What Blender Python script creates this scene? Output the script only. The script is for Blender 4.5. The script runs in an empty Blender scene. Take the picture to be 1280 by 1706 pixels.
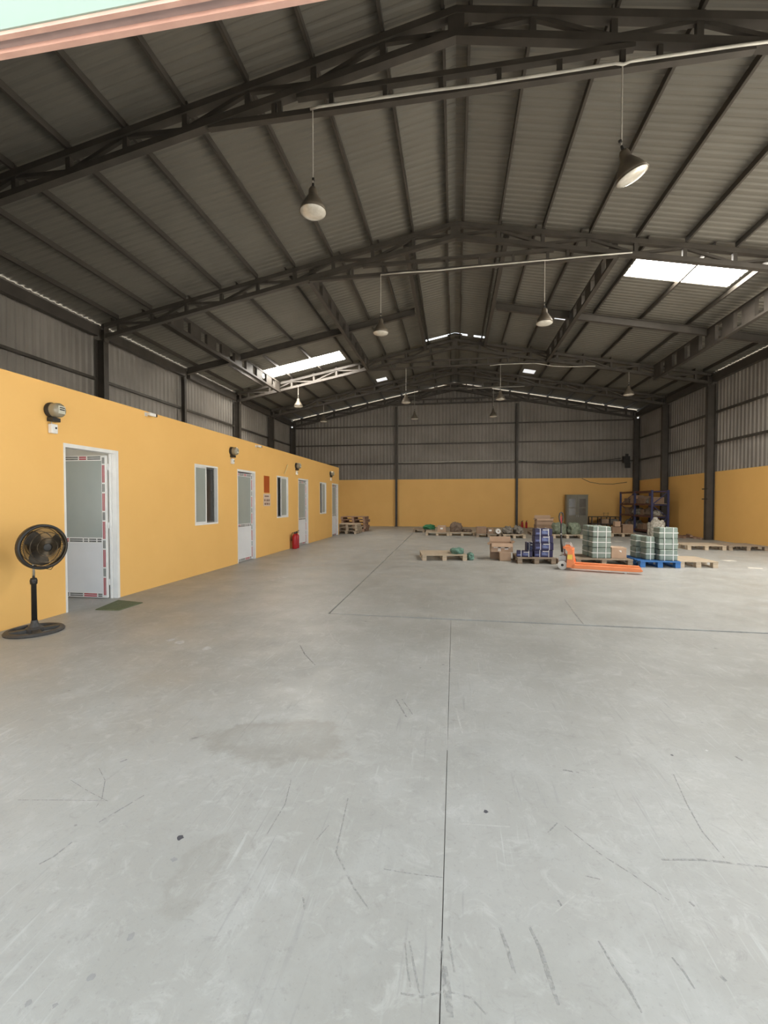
import bpy, bmesh, math, random
from mathutils import Vector, Matrix, noise as mnoise

PI = math.pi
scene = bpy.context.scene
COL = scene.collection
random.seed(7)

# ------------------------------------------------------------------ camera
cam_d = bpy.data.cameras.new('camera')
cam = bpy.data.objects.new('camera', cam_d)
COL.objects.link(cam)
cam_d.sensor_fit = 'HORIZONTAL'
cam_d.sensor_width = 36.0
cam_d.lens = 36.0 * 735.0 / 1280.0
cam_d.clip_start = 0.05
cam.location = (0.0, 0.0, 1.45)
cam.rotation_euler = (math.radians(90 - 1.35), 0.0, math.radians(9.05))
scene.camera = cam

# ------------------------------------------------------------------ sky, exposure
scene.view_settings.view_transform = 'Standard'
scene.view_settings.look = 'None'
scene.view_settings.gamma = 1.0
scene.view_settings.use_curve_mapping = False
scene.view_settings.exposure = 1.3
world = bpy.data.worlds.new('overcast_sky')
scene.world = world
world.use_nodes = True
bg = world.node_tree.nodes['Background']
bg.inputs['Color'].default_value = (0.88, 0.95, 1.0, 1)
bg.inputs['Strength'].default_value = 1.0
SKYLIGHT = 17.0
sun_d = bpy.data.lights.new('sun', 'SUN')
sun_d.energy = 17.0
sun_d.angle = math.radians(1.5)
sun_d.color = (1.0, 0.94, 0.84)
sun = bpy.data.objects.new('sun', sun_d)
sun.rotation_euler = Vector((0.42, 0.40, 0.82)).to_track_quat('Z', 'Y').to_euler()
COL.objects.link(sun)


def portal(name, loc, rot, sx, sy):
    l = bpy.data.lights.new(name, 'AREA')
    l.shape = 'RECTANGLE'
    l.size = sx
    l.size_y = sy
    l.cycles.is_portal = True
    o = bpy.data.objects.new(name, l)
    o.location = loc
    o.rotation_euler = rot
    COL.objects.link(o)


# openings of the hall: front gate, and an unseen right-wall gate assumed for side light
GX0, GX1, GZ = -4.8, 9.0, 3.395
SY0, SY1, SZ = 2.4, 11.4, 5.2
portal('gate_daylight', ((GX0 + GX1) / 2, 1.62, GZ / 2), (PI / 2, 0, PI), GX1 - GX0, GZ)
portal('added_window_daylight', (-7.2, 1.62, 1.6), (PI / 2, 0, PI), 3.6, 2.0)  # portal at the window added out of view
portal('unseen_side_gate_daylight', (9.8, (SY0 + SY1) / 2, SZ / 2), (PI / 2, 0, PI / 2), SY1 - SY0, SZ)


# ------------------------------------------------------------------ materials
def lin(c):
    return tuple(((v / 255) / 12.92 if v / 255 <= 0.04045 else ((v / 255 + 0.055) / 1.055) ** 2.4) for v in c)


def pm(name, c1, c2=None, scale=4.0, rough=0.6, metal=0.0, bump=0.0, bscale=None, detail=6, spec=0.4, stretch=None):
    m = bpy.data.materials.new(name)
    m.use_nodes = True
    nt = m.node_tree
    b = nt.nodes['Principled BSDF']
    b.inputs['Roughness'].default_value = rough
    b.inputs['Metallic'].default_value = metal
    b.inputs['Specular IOR Level'].default_value = spec
    c2 = c2 or tuple(v * 0.82 for v in c1)
    tc = nt.nodes.new('ShaderNodeTexCoord')
    mp = nt.nodes.new('ShaderNodeMapping')
    nt.links.new(tc.outputs['Object'], mp.inputs['Vector'])
    if stretch:
        mp.inputs['Scale'].default_value = stretch
    n = nt.nodes.new('ShaderNodeTexNoise')
    n.inputs['Scale'].default_value = scale
    n.inputs['Detail'].default_value = detail
    nt.links.new(mp.outputs['Vector'], n.inputs['Vector'])
    r = nt.nodes.new('ShaderNodeValToRGB')
    r.color_ramp.elements[0].position = 0.33
    r.color_ramp.elements[1].position = 0.67
    r.color_ramp.elements[0].color = (*c2, 1)
    r.color_ramp.elements[1].color = (*c1, 1)
    nt.links.new(n.outputs['Fac'], r.inputs['Fac'])
    nt.links.new(r.outputs['Color'], b.inputs['Base Color'])
    if bump:
        n2 = nt.nodes.new('ShaderNodeTexNoise')
        n2.inputs['Scale'].default_value = bscale or scale * 6
        n2.inputs['Detail'].default_value = 4
        nt.links.new(tc.outputs['Object'], n2.inputs['Vector'])
        bp = nt.nodes.new('ShaderNodeBump')
        bp.inputs['Strength'].default_value = bump
        bp.inputs['Distance'].default_value = 0.02
        nt.links.new(n2.outputs['Fac'], bp.inputs['Height'])
        nt.links.new(bp.outputs['Normal'], b.inputs['Normal'])
    return m


def emis(name, c, s):
    m = bpy.data.materials.new(name)
    m.use_nodes = True
    b = m.node_tree.nodes['Principled BSDF']
    b.inputs['Base Color'].default_value = (*c, 1)
    b.inputs['Emission Color'].default_value = (*c, 1)
    b.inputs['Emission Strength'].default_value = s
    return m


def concrete():
    m = bpy.data.materials.new('worn_concrete')
    m.use_nodes = True
    nt = m.node_tree
    L = nt.links.new
    b = nt.nodes['Principled BSDF']
    tc = nt.nodes.new('ShaderNodeTexCoord')
    P = tc.outputs['Object']

    def noise(scale, detail=6, mapping=None, rough=0.55, dist=0.0):
        n = nt.nodes.new('ShaderNodeTexNoise')
        n.inputs['Scale'].default_value = scale
        n.inputs['Detail'].default_value = detail
        n.inputs['Roughness'].default_value = rough
        n.inputs['Distortion'].default_value = dist
        if mapping:
            mp = nt.nodes.new('ShaderNodeMapping')
            mp.inputs['Rotation'].default_value = (0, 0, mapping[0])
            mp.inputs['Scale'].default_value = mapping[1]
            L(P, mp.inputs['Vector'])
            L(mp.outputs['Vector'], n.inputs['Vector'])
        else:
            L(P, n.inputs['Vector'])
        return n.outputs['Fac']

    def ramp(f, p0, p1, c0=0.0, c1=1.0):
        r = nt.nodes.new('ShaderNodeMapRange')
        r.interpolation_type = 'SMOOTHSTEP'
        r.inputs['From Min'].default_value = p0
        r.inputs['From Max'].default_value = p1
        r.inputs['To Min'].default_value = c0
        r.inputs['To Max'].default_value = c1
        L(f, r.inputs['Value'])
        return r.outputs['Result']

    def mix(f, a, c, mode='MIX'):
        x = nt.nodes.new('ShaderNodeMix')
        x.data_type = 'RGBA'
        x.blend_type = mode
        if isinstance(f, float):
            x.inputs['Factor'].default_value = f
        else:
            L(f, x.inputs['Factor'])
        for s, v in (('A', a), ('B', c)):
            k = [i for i in x.inputs if i.name == s and i.type == 'RGBA'][0]
            if isinstance(v, tuple):
                k.default_value = (*v, 1)
            else:
                L(v, k)
        return [o for o in x.outputs if o.type == 'RGBA'][0]

    def math_(op, a, c):
        x = nt.nodes.new('ShaderNodeMath')
        x.operation = op
        for i, v in enumerate((a, c)):
            if isinstance(v, float):
                x.inputs[i].default_value = v
            else:
                L(v, x.inputs[i])
        return x.outputs[0]

    base = mix(ramp(noise(0.45, 8), 0.35, 0.65), (0.326, 0.321, 0.298), (0.370, 0.367, 0.348))
    base = mix(ramp(noise(2.3, 8, None, 0.65, 0.4), 0.46, 0.72, 0.0, 0.55), base, (0.429, 0.431, 0.417))
    base = mix(ramp(noise(3.1, 9, None, 0.7, 0.6), 0.52, 0.75, 0.0, 0.45), base, (0.266, 0.264, 0.249))
    base = mix(ramp(noise(26, 5), 0.55, 0.78, 0.0, 0.35), base, (0.274, 0.274, 0.260))
    base = mix(ramp(noise(7.5, 9, None, 0.75, 1.2), 0.50, 0.68, 0.0, 0.5), base, (0.47, 0.468, 0.45))
    base = mix(ramp(noise(11.0, 9, None, 0.75, 1.5), 0.54, 0.70, 0.0, 0.5), base, (0.255, 0.25, 0.235))
    base = mix(ramp(noise(70, 4), 0.58, 0.75, 0.0, 0.4), base, (0.24, 0.235, 0.22))
    # scrape marks in a few directions
    for ang, sc, amt, col in ((0.4, (38, 2.2, 1), 0.55, (0.466, 0.473, 0.459)), (-0.55, (46, 2.0, 1), 0.55, (0.459, 0.465, 0.451)),
                              (1.35, (30, 1.6, 1), 0.5, (0.259, 0.259, 0.252)), (-0.25, (60, 1.5, 1), 0.55, (0.237, 0.236, 0.229))):
        s = noise(1.0, 3, (ang, sc), 0.6, 0.3)
        gate = ramp(noise(1.1 + abs(ang), 4), 0.47, 0.6)
        base = mix(math_('MULTIPLY', ramp(s, 0.6, 0.72, 0.0, amt), gate), base, col)
    # two dried water stains with darker rims
    for (cx, cy, rx, ry, seed, amt) in ((-1.06, 2.52, 0.40, 0.23, 3.0, 0.62), (-0.98, 1.55, 0.085, 0.20, 5.0, 0.34), (0.55, 2.95, 0.5, 0.16, 2.0, 0.12)):
        mp = nt.nodes.new('ShaderNodeMapping')
        mp.vector_type = 'POINT'
        mp.inputs['Location'].default_value = (-cx / rx, -cy / ry, 0)
        mp.inputs['Scale'].default_value = (1 / rx, 1 / ry, 0)
        L(P, mp.inputs['Vector'])
        ln = nt.nodes.new('ShaderNodeVectorMath')
        ln.operation = 'LENGTH'
        L(mp.outputs['Vector'], ln.inputs[0])
        d = math_('ADD', ln.outputs['Value'], math_('MULTIPLY', math_('SUBTRACT', noise(seed, 8, None, 0.65), 0.5), 2.3))
        rim = math_('MULTIPLY', ramp(d, 1.2, 0.8), ramp(d, 0.35, 0.98, 0.45, 1.0))
        base = mix(math_('MULTIPLY', rim, amt), base, (0.244, 0.232, 0.203))
    # small dark specks
    base = mix(math_('MULTIPLY', ramp(noise(8, 2), 0.745, 0.77), 0.6), base, (0.148, 0.150, 0.145))
    L(base, b.inputs['Base Color'])
    L(ramp(noise(1.7, 6), 0.3, 0.7, 0.36, 0.55), b.inputs['Roughness'])
    b.inputs['Specular IOR Level'].default_value = 0.4
    bp = nt.nodes.new('ShaderNodeBump')
    bp.inputs['Strength'].default_value = 0.12
    bp.inputs['Distance'].default_value = 0.01
    L(noise(40, 6), bp.inputs['Height'])
    L(bp.outputs['Normal'], b.inputs['Normal'])
    return m


M = {}
M['concrete'] = concrete()
M['joint'] = pm('joint_dirt', (0.129, 0.114, 0.103), (0.175, 0.160, 0.144), 9, 0.9)
M['scuff'] = pm('tyre_scuff', (0.335, 0.333, 0.318), (0.36, 0.355, 0.34), 60, 0.7)
M['chalk'] = pm('pale_scratch', (0.456, 0.452, 0.429), (0.380, 0.372, 0.350), 30, 0.8)
for _k, _s in (('scuff', 40),):
    _nt = M[_k].node_tree
    _n = _nt.nodes.new('ShaderNodeTexNoise')
    _n.inputs['Scale'].default_value = _s
    _n.inputs['Detail'].default_value = 6
    _r = _nt.nodes.new('ShaderNodeMapRange')
    _r.inputs['From Min'].default_value = 0.36
    _r.inputs['From Max'].default_value = 0.62
    _r.inputs['To Max'].default_value = 0.8
    _tc = _nt.nodes.new('ShaderNodeTexCoord')
    _nt.links.new(_tc.outputs['Object'], _n.inputs['Vector'])
    _nt.links.new(_n.outputs['Fac'], _r.inputs['Value'])
    _nt.links.new(_r.outputs['Result'], _nt.nodes['Principled BSDF'].inputs['Alpha'])
M['scuffspot'] = pm('grey_spot', (0.26, 0.26, 0.255), (0.31, 0.31, 0.3), 40, 0.6)
M['spot'] = pm('dark_spot', (0.06, 0.06, 0.07), (0.09, 0.09, 0.1), 22, 0.5)
M['whitespill'] = pm('white_spill', (0.547, 0.547, 0.532), (0.418, 0.410, 0.395), 16, 0.8)
M['yellow'] = pm('yellow_wall_paint', (0.85, 0.51, 0.165), (0.82, 0.485, 0.152), 1.3, 0.6, bump=0.05, bscale=60)
M['yellow_in'] = pm('office_inner_paint', (0.74, 0.72, 0.66), (0.7, 0.68, 0.62), 1.5, 0.8)
M['steel'] = pm('grey_brown_steel_paint', (0.075, 0.065, 0.055), (0.052, 0.045, 0.038), 3.0, 0.55)
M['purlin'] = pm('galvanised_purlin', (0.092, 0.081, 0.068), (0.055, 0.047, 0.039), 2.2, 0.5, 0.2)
M['roof'] = pm('roof_sheet_underside', (0.168, 0.156, 0.133), (0.148, 0.137, 0.116), 1.1, 0.6, 0.0)
M['cladding'] = pm('wall_cladding', (0.29, 0.265, 0.24), (0.22, 0.20, 0.18), 0.8, 0.55, 0.15)
M['cladding_out'] = pm('mint_cladding', (0.26, 0.345, 0.30), (0.24, 0.32, 0.275), 2.0, 0.5)
M['pink'] = pm('red_primer_lintel', (0.60, 0.37, 0.31), (0.52, 0.31, 0.26), 7.0, 0.6, bump=0.1)
M['pinkgrey'] = pm('grey_pink_primer', (0.42, 0.32, 0.30), (0.34, 0.26, 0.25), 8.0, 0.7)  # greyer tone for the lintel groove
M['skylight'] = emis('translucent_skylight', (1.0, 0.95, 0.86), SKYLIGHT)
M['rooflight'] = emis('small_roof_light', (0.9, 0.92, 0.95), 0.30)
M['alu'] = pm('white_aluminium', (0.80, 0.79, 0.77), (0.74, 0.73, 0.71), 6, 0.4)
M['panel'] = pm('white_door_panel', (0.76, 0.76, 0.77), (0.70, 0.70, 0.71), 2, 0.45)
M['red'] = pm('red_door_strip', (0.42, 0.03, 0.05), (0.34, 0.03, 0.04), 9, 0.4)
M['darkstrip'] = pm('dark_door_strip', (0.10, 0.10, 0.09), (0.16, 0.16, 0.15), 14, 0.4)
M['frost'] = pm('frosted_glass', (0.34, 0.37, 0.34), (0.29, 0.32, 0.295), 1.4, 0.28, spec=0.6)
M['darkglass'] = pm('dark_glass_and_open_shade', (0.035, 0.034, 0.033), (0.05, 0.048, 0.046), 2, 0.12, spec=0.6)  # near-black colour also stands in for shade in open window halves
M['black'] = pm('black_plastic', (0.022, 0.02, 0.018), (0.03, 0.028, 0.025), 8, 0.45)
M['fanbase'] = pm('dark_grey_plastic', (0.05, 0.048, 0.047), (0.065, 0.062, 0.06), 9, 0.5)
M['brass'] = pm('dull_bronze_grille', (0.11, 0.085, 0.055), (0.06, 0.045, 0.03), 20, 0.35, 0.6)
M['chrome'] = pm('chrome_tube', (0.75, 0.75, 0.74), (0.65, 0.65, 0.64), 8, 0.18, 1.0)
M['shade'] = pm('lamp_shade_metal', (0.16, 0.135, 0.10), (0.11, 0.09, 0.07), 7, 0.45, 0.3)
M['reflector'] = pm('bright_reflector', (0.86, 0.82, 0.75), (0.70, 0.66, 0.58), 14, 0.2, 0.25, spec=0.8)
M['cord'] = pm('lamp_conduit', (0.52, 0.49, 0.43), (0.42, 0.39, 0.34), 9, 0.5)
M['pipe'] = pm('pale_conduit', (0.62, 0.60, 0.54), (0.5, 0.48, 0.43), 5, 0.4)
M['wood'] = pm('pallet_wood', (0.55, 0.45, 0.335), (0.41, 0.325, 0.23), 5, 0.75, stretch=(1, 6, 6))
M['woodold'] = pm('grey_weathered_wood', (0.36, 0.285, 0.21), (0.23, 0.175, 0.125), 5, 0.8, stretch=(1, 6, 6))
M['woodred'] = pm('reddish_pallet_wood', (0.40, 0.25, 0.17), (0.25, 0.15, 0.10), 5, 0.8, stretch=(1, 6, 6))
M['blue'] = pm('blue_plastic_pallet', (0.045, 0.17, 0.43), (0.035, 0.135, 0.36), 4, 0.45)
M['carton'] = pm('brown_carton', (0.46, 0.315, 0.215), (0.40, 0.27, 0.18), 4, 0.75)
M['cartondark'] = pm('dull_carton', (0.32, 0.215, 0.145), (0.25, 0.165, 0.11), 4, 0.8)
M['tape'] = pm('pale_tape', (0.72, 0.64, 0.57), (0.62, 0.53, 0.46), 16, 0.4)
M['purple'] = pm('dark_violet_carton', (0.032, 0.028, 0.085), (0.022, 0.02, 0.06), 3, 0.45)
M['printblue'] = pm('printed_blue_patch', (0.17, 0.22, 0.40), (0.07, 0.07, 0.20), 14, 0.4)
M['white'] = pm('white_label', (0.80, 0.79, 0.77), (0.74, 0.73, 0.71), 10, 0.5)
M['sage'] = pm('sage_green_wrap', (0.235, 0.282, 0.243), (0.18, 0.225, 0.19), 6, 0.5, bump=0.25, bscale=14)
M['green_sack'] = pm('mottled_green_sack', (0.23, 0.26, 0.19), (0.12, 0.145, 0.10), 12, 0.7, bump=0.6, bscale=18)
M['green_net'] = pm('green_tarp', (0.16, 0.30, 0.23), (0.09, 0.16, 0.13), 14, 0.65, bump=0.6, bscale=20)
M['green_bag'] = pm('bright_green_bag', (0.05, 0.24, 0.10), (0.03, 0.15, 0.07), 10, 0.6)
M['brown_bag'] = pm('brown_bag_cloth', (0.23, 0.165, 0.12), (0.14, 0.10, 0.075), 9, 0.8, bump=0.5)
M['grey_bag'] = pm('grey_bag_cloth', (0.27, 0.245, 0.21), (0.16, 0.145, 0.12), 9, 0.8, bump=0.5)
M['pale_sack'] = pm('pale_woven_sack', (0.52, 0.49, 0.42), (0.24, 0.22, 0.18), 16, 0.8, bump=0.5)
M['orange'] = pm('orange_jack_paint', (0.86, 0.27, 0.10), (0.78, 0.235, 0.085), 5, 0.4)
M['yellowlabel'] = pm('yellow_decal', (0.85, 0.60, 0.10), (0.80, 0.55, 0.09), 8, 0.4)
M['pumpgrey'] = pm('grey_pump_metal', (0.50, 0.49, 0.47), (0.36, 0.35, 0.34), 10, 0.4, 0.4)
M['wheel'] = pm('white_nylon_wheel', (0.74, 0.72, 0.67), (0.66, 0.64, 0.6), 8, 0.4)
M['extred'] = pm('extinguisher_red', (0.46, 0.02, 0.025), (0.38, 0.015, 0.02), 6, 0.3)
M['signred'] = pm('orange_red_notice', (0.42, 0.085, 0.015), (0.38, 0.075, 0.013), 6, 0.5)
M['signpink'] = pm('pinkish_white_notice', (0.68, 0.53, 0.42), (0.6, 0.46, 0.36), 12, 0.6)
M['signtext'] = pm('faded_print', (0.28, 0.18, 0.13), (0.2, 0.12, 0.09), 20, 0.6)
M['mat'] = pm('olive_green_mat', (0.155, 0.18, 0.105), (0.12, 0.145, 0.08), 30, 0.95, bump=0.5, bscale=120)
M['locker'] = pm('grey_green_locker', (0.24, 0.225, 0.175), (0.20, 0.185, 0.145), 3, 0.5)
M['lockerglass'] = pm('locker_glass', (0.06, 0.058, 0.05), (0.085, 0.08, 0.07), 6, 0.15, spec=0.6)
M['rackblue'] = pm('rack_upright_blue', (0.05, 0.055, 0.15), (0.04, 0.045, 0.11), 4, 0.5)
M['rackbeam'] = pm('rack_beam_rust_red', (0.15, 0.06, 0.04), (0.10, 0.04, 0.03), 4, 0.55)
M['deskdark'] = pm('dark_desk_metal', (0.06, 0.042, 0.035), (0.08, 0.06, 0.05), 5, 0.6)
M['meterglass'] = pm('dusty_meter_glass', (0.30, 0.265, 0.19), (0.23, 0.20, 0.14), 5, 0.18, spec=0.7)
M['meterface'] = pm('meter_face_plate', (0.62, 0.60, 0.50), (0.54, 0.52, 0.43), 12, 0.4)
M['palestick'] = pm('pale_yellow_stick', (0.86, 0.68, 0.34), (0.78, 0.6, 0.28), 10, 0.5)
M['paper'] = pm('scrap_paper', (0.58, 0.55, 0.49), (0.5, 0.47, 0.42), 14, 0.8)
M['ground'] = pm('outdoor_concrete', (0.58, 0.56, 0.52), (0.5, 0.485, 0.455), 0.8, 0.8)


# ------------------------------------------------------------------ mesh helpers
class MB:
    def __init__(s):
        s.v, s.f, s.m = [], [], []

    def add(s, vs, fs, mi=0):
        k = len(s.v)
        s.v += [tuple(v) for v in vs]
        s.f += [tuple(i + k for i in f) for f in fs]
        s.m += [mi] * len(fs)
        return s

    def box(s, x0, x1, y0, y1, z0, z1, mi=0):
        return s.add([(x0, y0, z0), (x1, y0, z0), (x1, y1, z0), (x0, y1, z0), (x0, y0, z1), (x1, y0, z1), (x1, y1, z1), (x0, y1, z1)],
                     [(0, 3, 2, 1), (4, 5, 6, 7), (0, 1, 5, 4), (1, 2, 6, 5), (2, 3, 7, 6), (3, 0, 4, 7)], mi)

    def cbox(s, c, d, mi=0):
        return s.box(c[0] - d[0] / 2, c[0] + d[0] / 2, c[1] - d[1] / 2, c[1] + d[1] / 2, c[2] - d[2] / 2, c[2] + d[2] / 2, mi)

    def prism_xz(s, poly, y0, y1, mi=0):
        n = len(poly)
        a = sum(poly[i][0] * poly[(i + 1) % n][1] - poly[(i + 1) % n][0] * poly[i][1] for i in range(n))
        if a < 0:
            poly = poly[::-1]
        vs = [(p[0], y0, p[1]) for p in poly] + [(p[0], y1, p[1]) for p in poly]
        fs = [tuple(range(n)), tuple(range(2 * n - 1, n - 1, -1))] + [(i, i + n, (i + 1) % n + n, (i + 1) % n) for i in range(n)]
        return s.add(vs, fs, mi)

    def prism_xy(s, poly, z0, z1, mi=0):
        n = len(poly)
        a = sum(poly[i][0] * poly[(i + 1) % n][1] - poly[(i + 1) % n][0] * poly[i][1] for i in range(n))
        if a < 0:
            poly = poly[::-1]
        vs = [(p[0], p[1], z0) for p in poly] + [(p[0], p[1], z1) for p in poly]
        fs = [tuple(range(n - 1, -1, -1)), tuple(range(n, 2 * n))] + [(i, (i + 1) % n, (i + 1) % n + n, i + n) for i in range(n)]
        return s.add(vs, fs, mi)

    def bar(s, p, q, w, h, mi=0, up=(0, 0, 1)):
        p, q = Vector(p), Vector(q)
        d = (q - p).normalized()
        u = Vector(up)
        r = d.cross(u)
        if r.length < 1e-4:
            r = d.cross(Vector((1, 0, 0)))
        r.normalize()
        u = r.cross(d)
        c = [r * a * w / 2 + u * b * h / 2 for a, b in ((-1, -1), (1, -1), (1, 1), (-1, 1))]
        return s.add([p + k for k in c] + [q + k for k in c],
                     [(0, 1, 2, 3), (7, 6, 5, 4), (0, 4, 5, 1), (1, 5, 6, 2), (2, 6, 7, 3), (3, 7, 4, 0)], mi)

    def tube(s, pts, r, n=8, mi=0, closed=False, cap=True):
        pts = [Vector(p) for p in pts]
        k = len(pts)
        rings, pr = [], None
        for i, p in enumerate(pts):
            if closed:
                d = pts[(i + 1) % k] - pts[i - 1]
            else:
                d = pts[min(i + 1, k - 1)] - pts[max(i - 1, 0)]
            d.normalize()
            if pr is None:
                a = Vector((0, 0, 1)) if abs(d.z) < 0.9 else Vector((1, 0, 0))
                u = d.cross(a).normalized()
            else:
                u = (pr - d * pr.dot(d)).normalized()
            pr = u
            w = d.cross(u)
            rr = r[i] if isinstance(r, (list, tuple)) else r
            rings.append([p + (u * math.cos(2 * PI * j / n) + w * math.sin(2 * PI * j / n)) * rr for j in range(n)])
        vs = [v for g in rings for v in g]
        fs = []
        for i in range(k if closed else k - 1):
            a, b = i * n, ((i + 1) % k) * n
            fs += [(a + j, a + (j + 1) % n, b + (j + 1) % n, b + j) for j in range(n)]
        if cap and not closed:
            fs += [tuple(range(n - 1, -1, -1)), tuple(range((k - 1) * n, k * n))]
        return s.add(vs, fs, mi)

    def lathe(s, prof, n=24, c=(0, 0, 0), mi=0, axis=None):
        vs, fs = [], []
        for r, z in prof:
            vs += [Vector((r * math.cos(2 * PI * j / n), r * math.sin(2 * PI * j / n), z)) for j in range(n)]
        for i in range(len(prof) - 1):
            fs += [(i * n + j, i * n + (j + 1) % n, (i + 1) * n + (j + 1) % n, (i + 1) * n + j) for j in range(n)]
        if axis is not None:
            q = Vector((0, 0, 1)).rotation_difference(Vector(axis))
            vs = [q @ v for v in vs]
        return s.add([v + Vector(c) for v in vs], fs, mi)

    def build(s, name, mats, parent=None, loc=(0, 0, 0), rot=(0, 0, 0), smooth=False):
        me = bpy.data.meshes.new(name)
        me.from_pydata(s.v, [], s.f)
        for m in (mats if isinstance(mats, (list, tuple)) else [mats]):
            me.materials.append(M[m])
        me.polygons.foreach_set('material_index', s.m)
        if smooth:
            me.polygons.foreach_set('use_smooth', [True] * len(me.polygons))
        me.update()
        o = bpy.data.objects.new(name, me)
        o.location = loc
        o.rotation_euler = rot
        o.parent = parent
        COL.objects.link(o)
        return o


def inst(o, parent=None, loc=None, rot=None):
    c = o.copy()
    COL.objects.link(c)
    c.parent = parent
    if loc is not None:
        c.location = loc
    if rot is not None:
        c.rotation_euler = rot
    return c


def copy_tree(o, parent=None):
    c = o.copy()
    COL.objects.link(c)
    c.parent = parent
    for ch in list(o.children):
        copy_tree(ch, c)
    return c


def tag(o, label, cat, group=None):
    o['label'] = label
    o['category'] = cat
    if group:
        o['group'] = group
    return o


def thing(name, label, cat, loc=(0, 0, 0), rz=0.0, group=None):
    o = bpy.data.objects.new(name, None)
    o.empty_display_size = 0.1
    o.location = loc
    o.rotation_euler = (0, 0, rz)
    COL.objects.link(o)
    return tag(o, label, cat, group)


def struct(o):
    o['kind'] = 'structure'
    return o


def sroot(name, loc=(0, 0, 0)):
    o = bpy.data.objects.new(name, None)
    o.empty_display_size = 0.1
    o.location = loc
    COL.objects.link(o)
    return struct(o)


def rbox(name, mats, d, bev=0.01, parent=None, loc=(0, 0, 0), rot=(0, 0, 0), jitter=0.0, seed=0):
    """chamfered box standing on z = 0"""
    bm = bmesh.new()
    bmesh.ops.create_cube(bm, size=1.0)
    bmesh.ops.scale(bm, vec=d, verts=bm.verts)
    bmesh.ops.translate(bm, vec=(0, 0, d[2] / 2), verts=bm.verts)
    rnd = random.Random(seed)
    if jitter:
        for v in bm.verts:
            v.co.x += rnd.uniform(-jitter, jitter)
            v.co.y += rnd.uniform(-jitter, jitter)
            if v.co.z > d[2] / 2:
                v.co.z += rnd.uniform(-jitter, jitter)
    bmesh.ops.bevel(bm, geom=bm.edges[:], offset=bev, segments=1, affect='EDGES')
    me = bpy.data.meshes.new(name)
    bm.to_mesh(me)
    bm.free()
    for m in (mats if isinstance(mats, (list, tuple)) else [mats]):
        me.materials.append(M[m])
    o = bpy.data.objects.new(name, me)
    o.location = loc
    o.rotation_euler = rot
    o.parent = parent
    COL.objects.link(o)
    return o


def lump(name, mat, d, seed, parent=None, loc=(0, 0, 0), rz=0.0, rough=0.35, sub=4, power=2.6):
    """soft heap or sack of size d standing on z = 0, with folds"""
    bm = bmesh.new()
    bmesh.ops.create_icosphere(bm, subdivisions=sub, radius=1.0)
    off = Vector((seed * 3.17, seed * 1.71, seed * 0.93))
    for v in bm.verts:
        p = v.co.copy()
        q = (abs(p.x) ** power + abs(p.y) ** power + abs(p.z) ** power) ** (1 / power)
        p = p / q
        n = mnoise.fractal(p * 1.9 + off, 0.9, 2.1, 4)
        rdg = abs(mnoise.noise(p * 4.5 + off * 2))
        p = p * (1 + rough * n * 0.55 - rough * 0.35 * (0.3 - min(rdg, 0.3)))
        z = max(p.z, -0.75)
        v.co = Vector((p.x * d[0] / 2, p.y * d[1] / 2, (z + 0.75) / 1.75 * d[2]))
    me = bpy.data.meshes.new(name)
    bm.to_mesh(me)
    bm.free()
    me.materials.append(M[mat])
    me.polygons.foreach_set('use_smooth', [True] * len(me.polygons))
    o = bpy.data.objects.new(name, me)
    o.location = loc
    o.rotation_euler = (0, 0, rz)
    o.parent = parent
    COL.objects.link(o)
    return o


def profile(u0, u1, pitch, h):
    out = []
    k = math.floor(u0 / pitch) - 1
    pts = []
    while k * pitch < u1 + pitch:
        for fr, hh in ((0.0, 0.0), (0.42, 0.0), (0.62, h), (0.80, h)):
            pts.append(((k + fr) * pitch, hh))
        k += 1

    def at(u):
        for (a, ha), (b, hb) in zip(pts, pts[1:]):
            if a <= u <= b:
                return ha + (hb - ha) * (u - a) / (b - a)
    out.append((u0, at(u0)))
    out += [(a, hh) for a, hh in pts if u0 + 1e-5 < a < u1 - 1e-5]
    out.append((u1, at(u1)))
    return out


def corr(pr, fa, fb):
    """corrugated sheet: fa/fb map (u, off) to the two long edges"""
    b = MB()
    vs = []
    for u, h in pr:
        vs += [fa(u, h), fb(u, h)]
    return b.add(vs, [(2 * i, 2 * i + 1, 2 * i + 3, 2 * i + 2) for i in range(len(pr) - 1)])


# ------------------------------------------------------------------ dimensions
SL = 0.193


def zroof(x):
    return 8.24 - SL * abs(x)


def ztop(x):
    return 8.10 - SL * abs(x)


def zbot(x):
    return 7.70 - SL * abs(x)


XW, YB, XO, ZO, YE = 9.72, 25.62, -5.0, 2.92, 18.83
TY = [6.2, 10.8, 18.45, 22.1, 25.3]

# ------------------------------------------------------------------ floor
fl = struct(MB().box(-10.2, 12.5, -8, 26.2, -0.2, -0.02).build('floor', 'joint'))
g1, g2 = 0.011, 0.0016
MB().prism_xy([(-10.2, -8), (-0.035 - g2, -8), (-0.035 - g2, 5.45 - g1), (-1.60 - g1, 5.50 - g1), (-1.72 - g1, 12.0), (-1.98 - g1, 26.2), (-10.2, 26.2)], -0.02, 0.0).build('slab', 'concrete', fl)
MB().prism_xy([(-0.035 + g2, -8), (12.5, -8), (12.5, 5.33 - g1), (-0.035 + g2, 5.45 - g1)], -0.02, 0.0).build('slab', 'concrete', fl)
MB().prism_xy([(-1.60 + g1, 5.50 + g1), (12.5, 5.33 + g1), (12.5, 26.2), (-1.98 + g1, 26.2), (-1.72 + g1, 12.0)], -0.02, 0.0).build('slab', 'concrete', fl)


RIB = [0]


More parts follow.
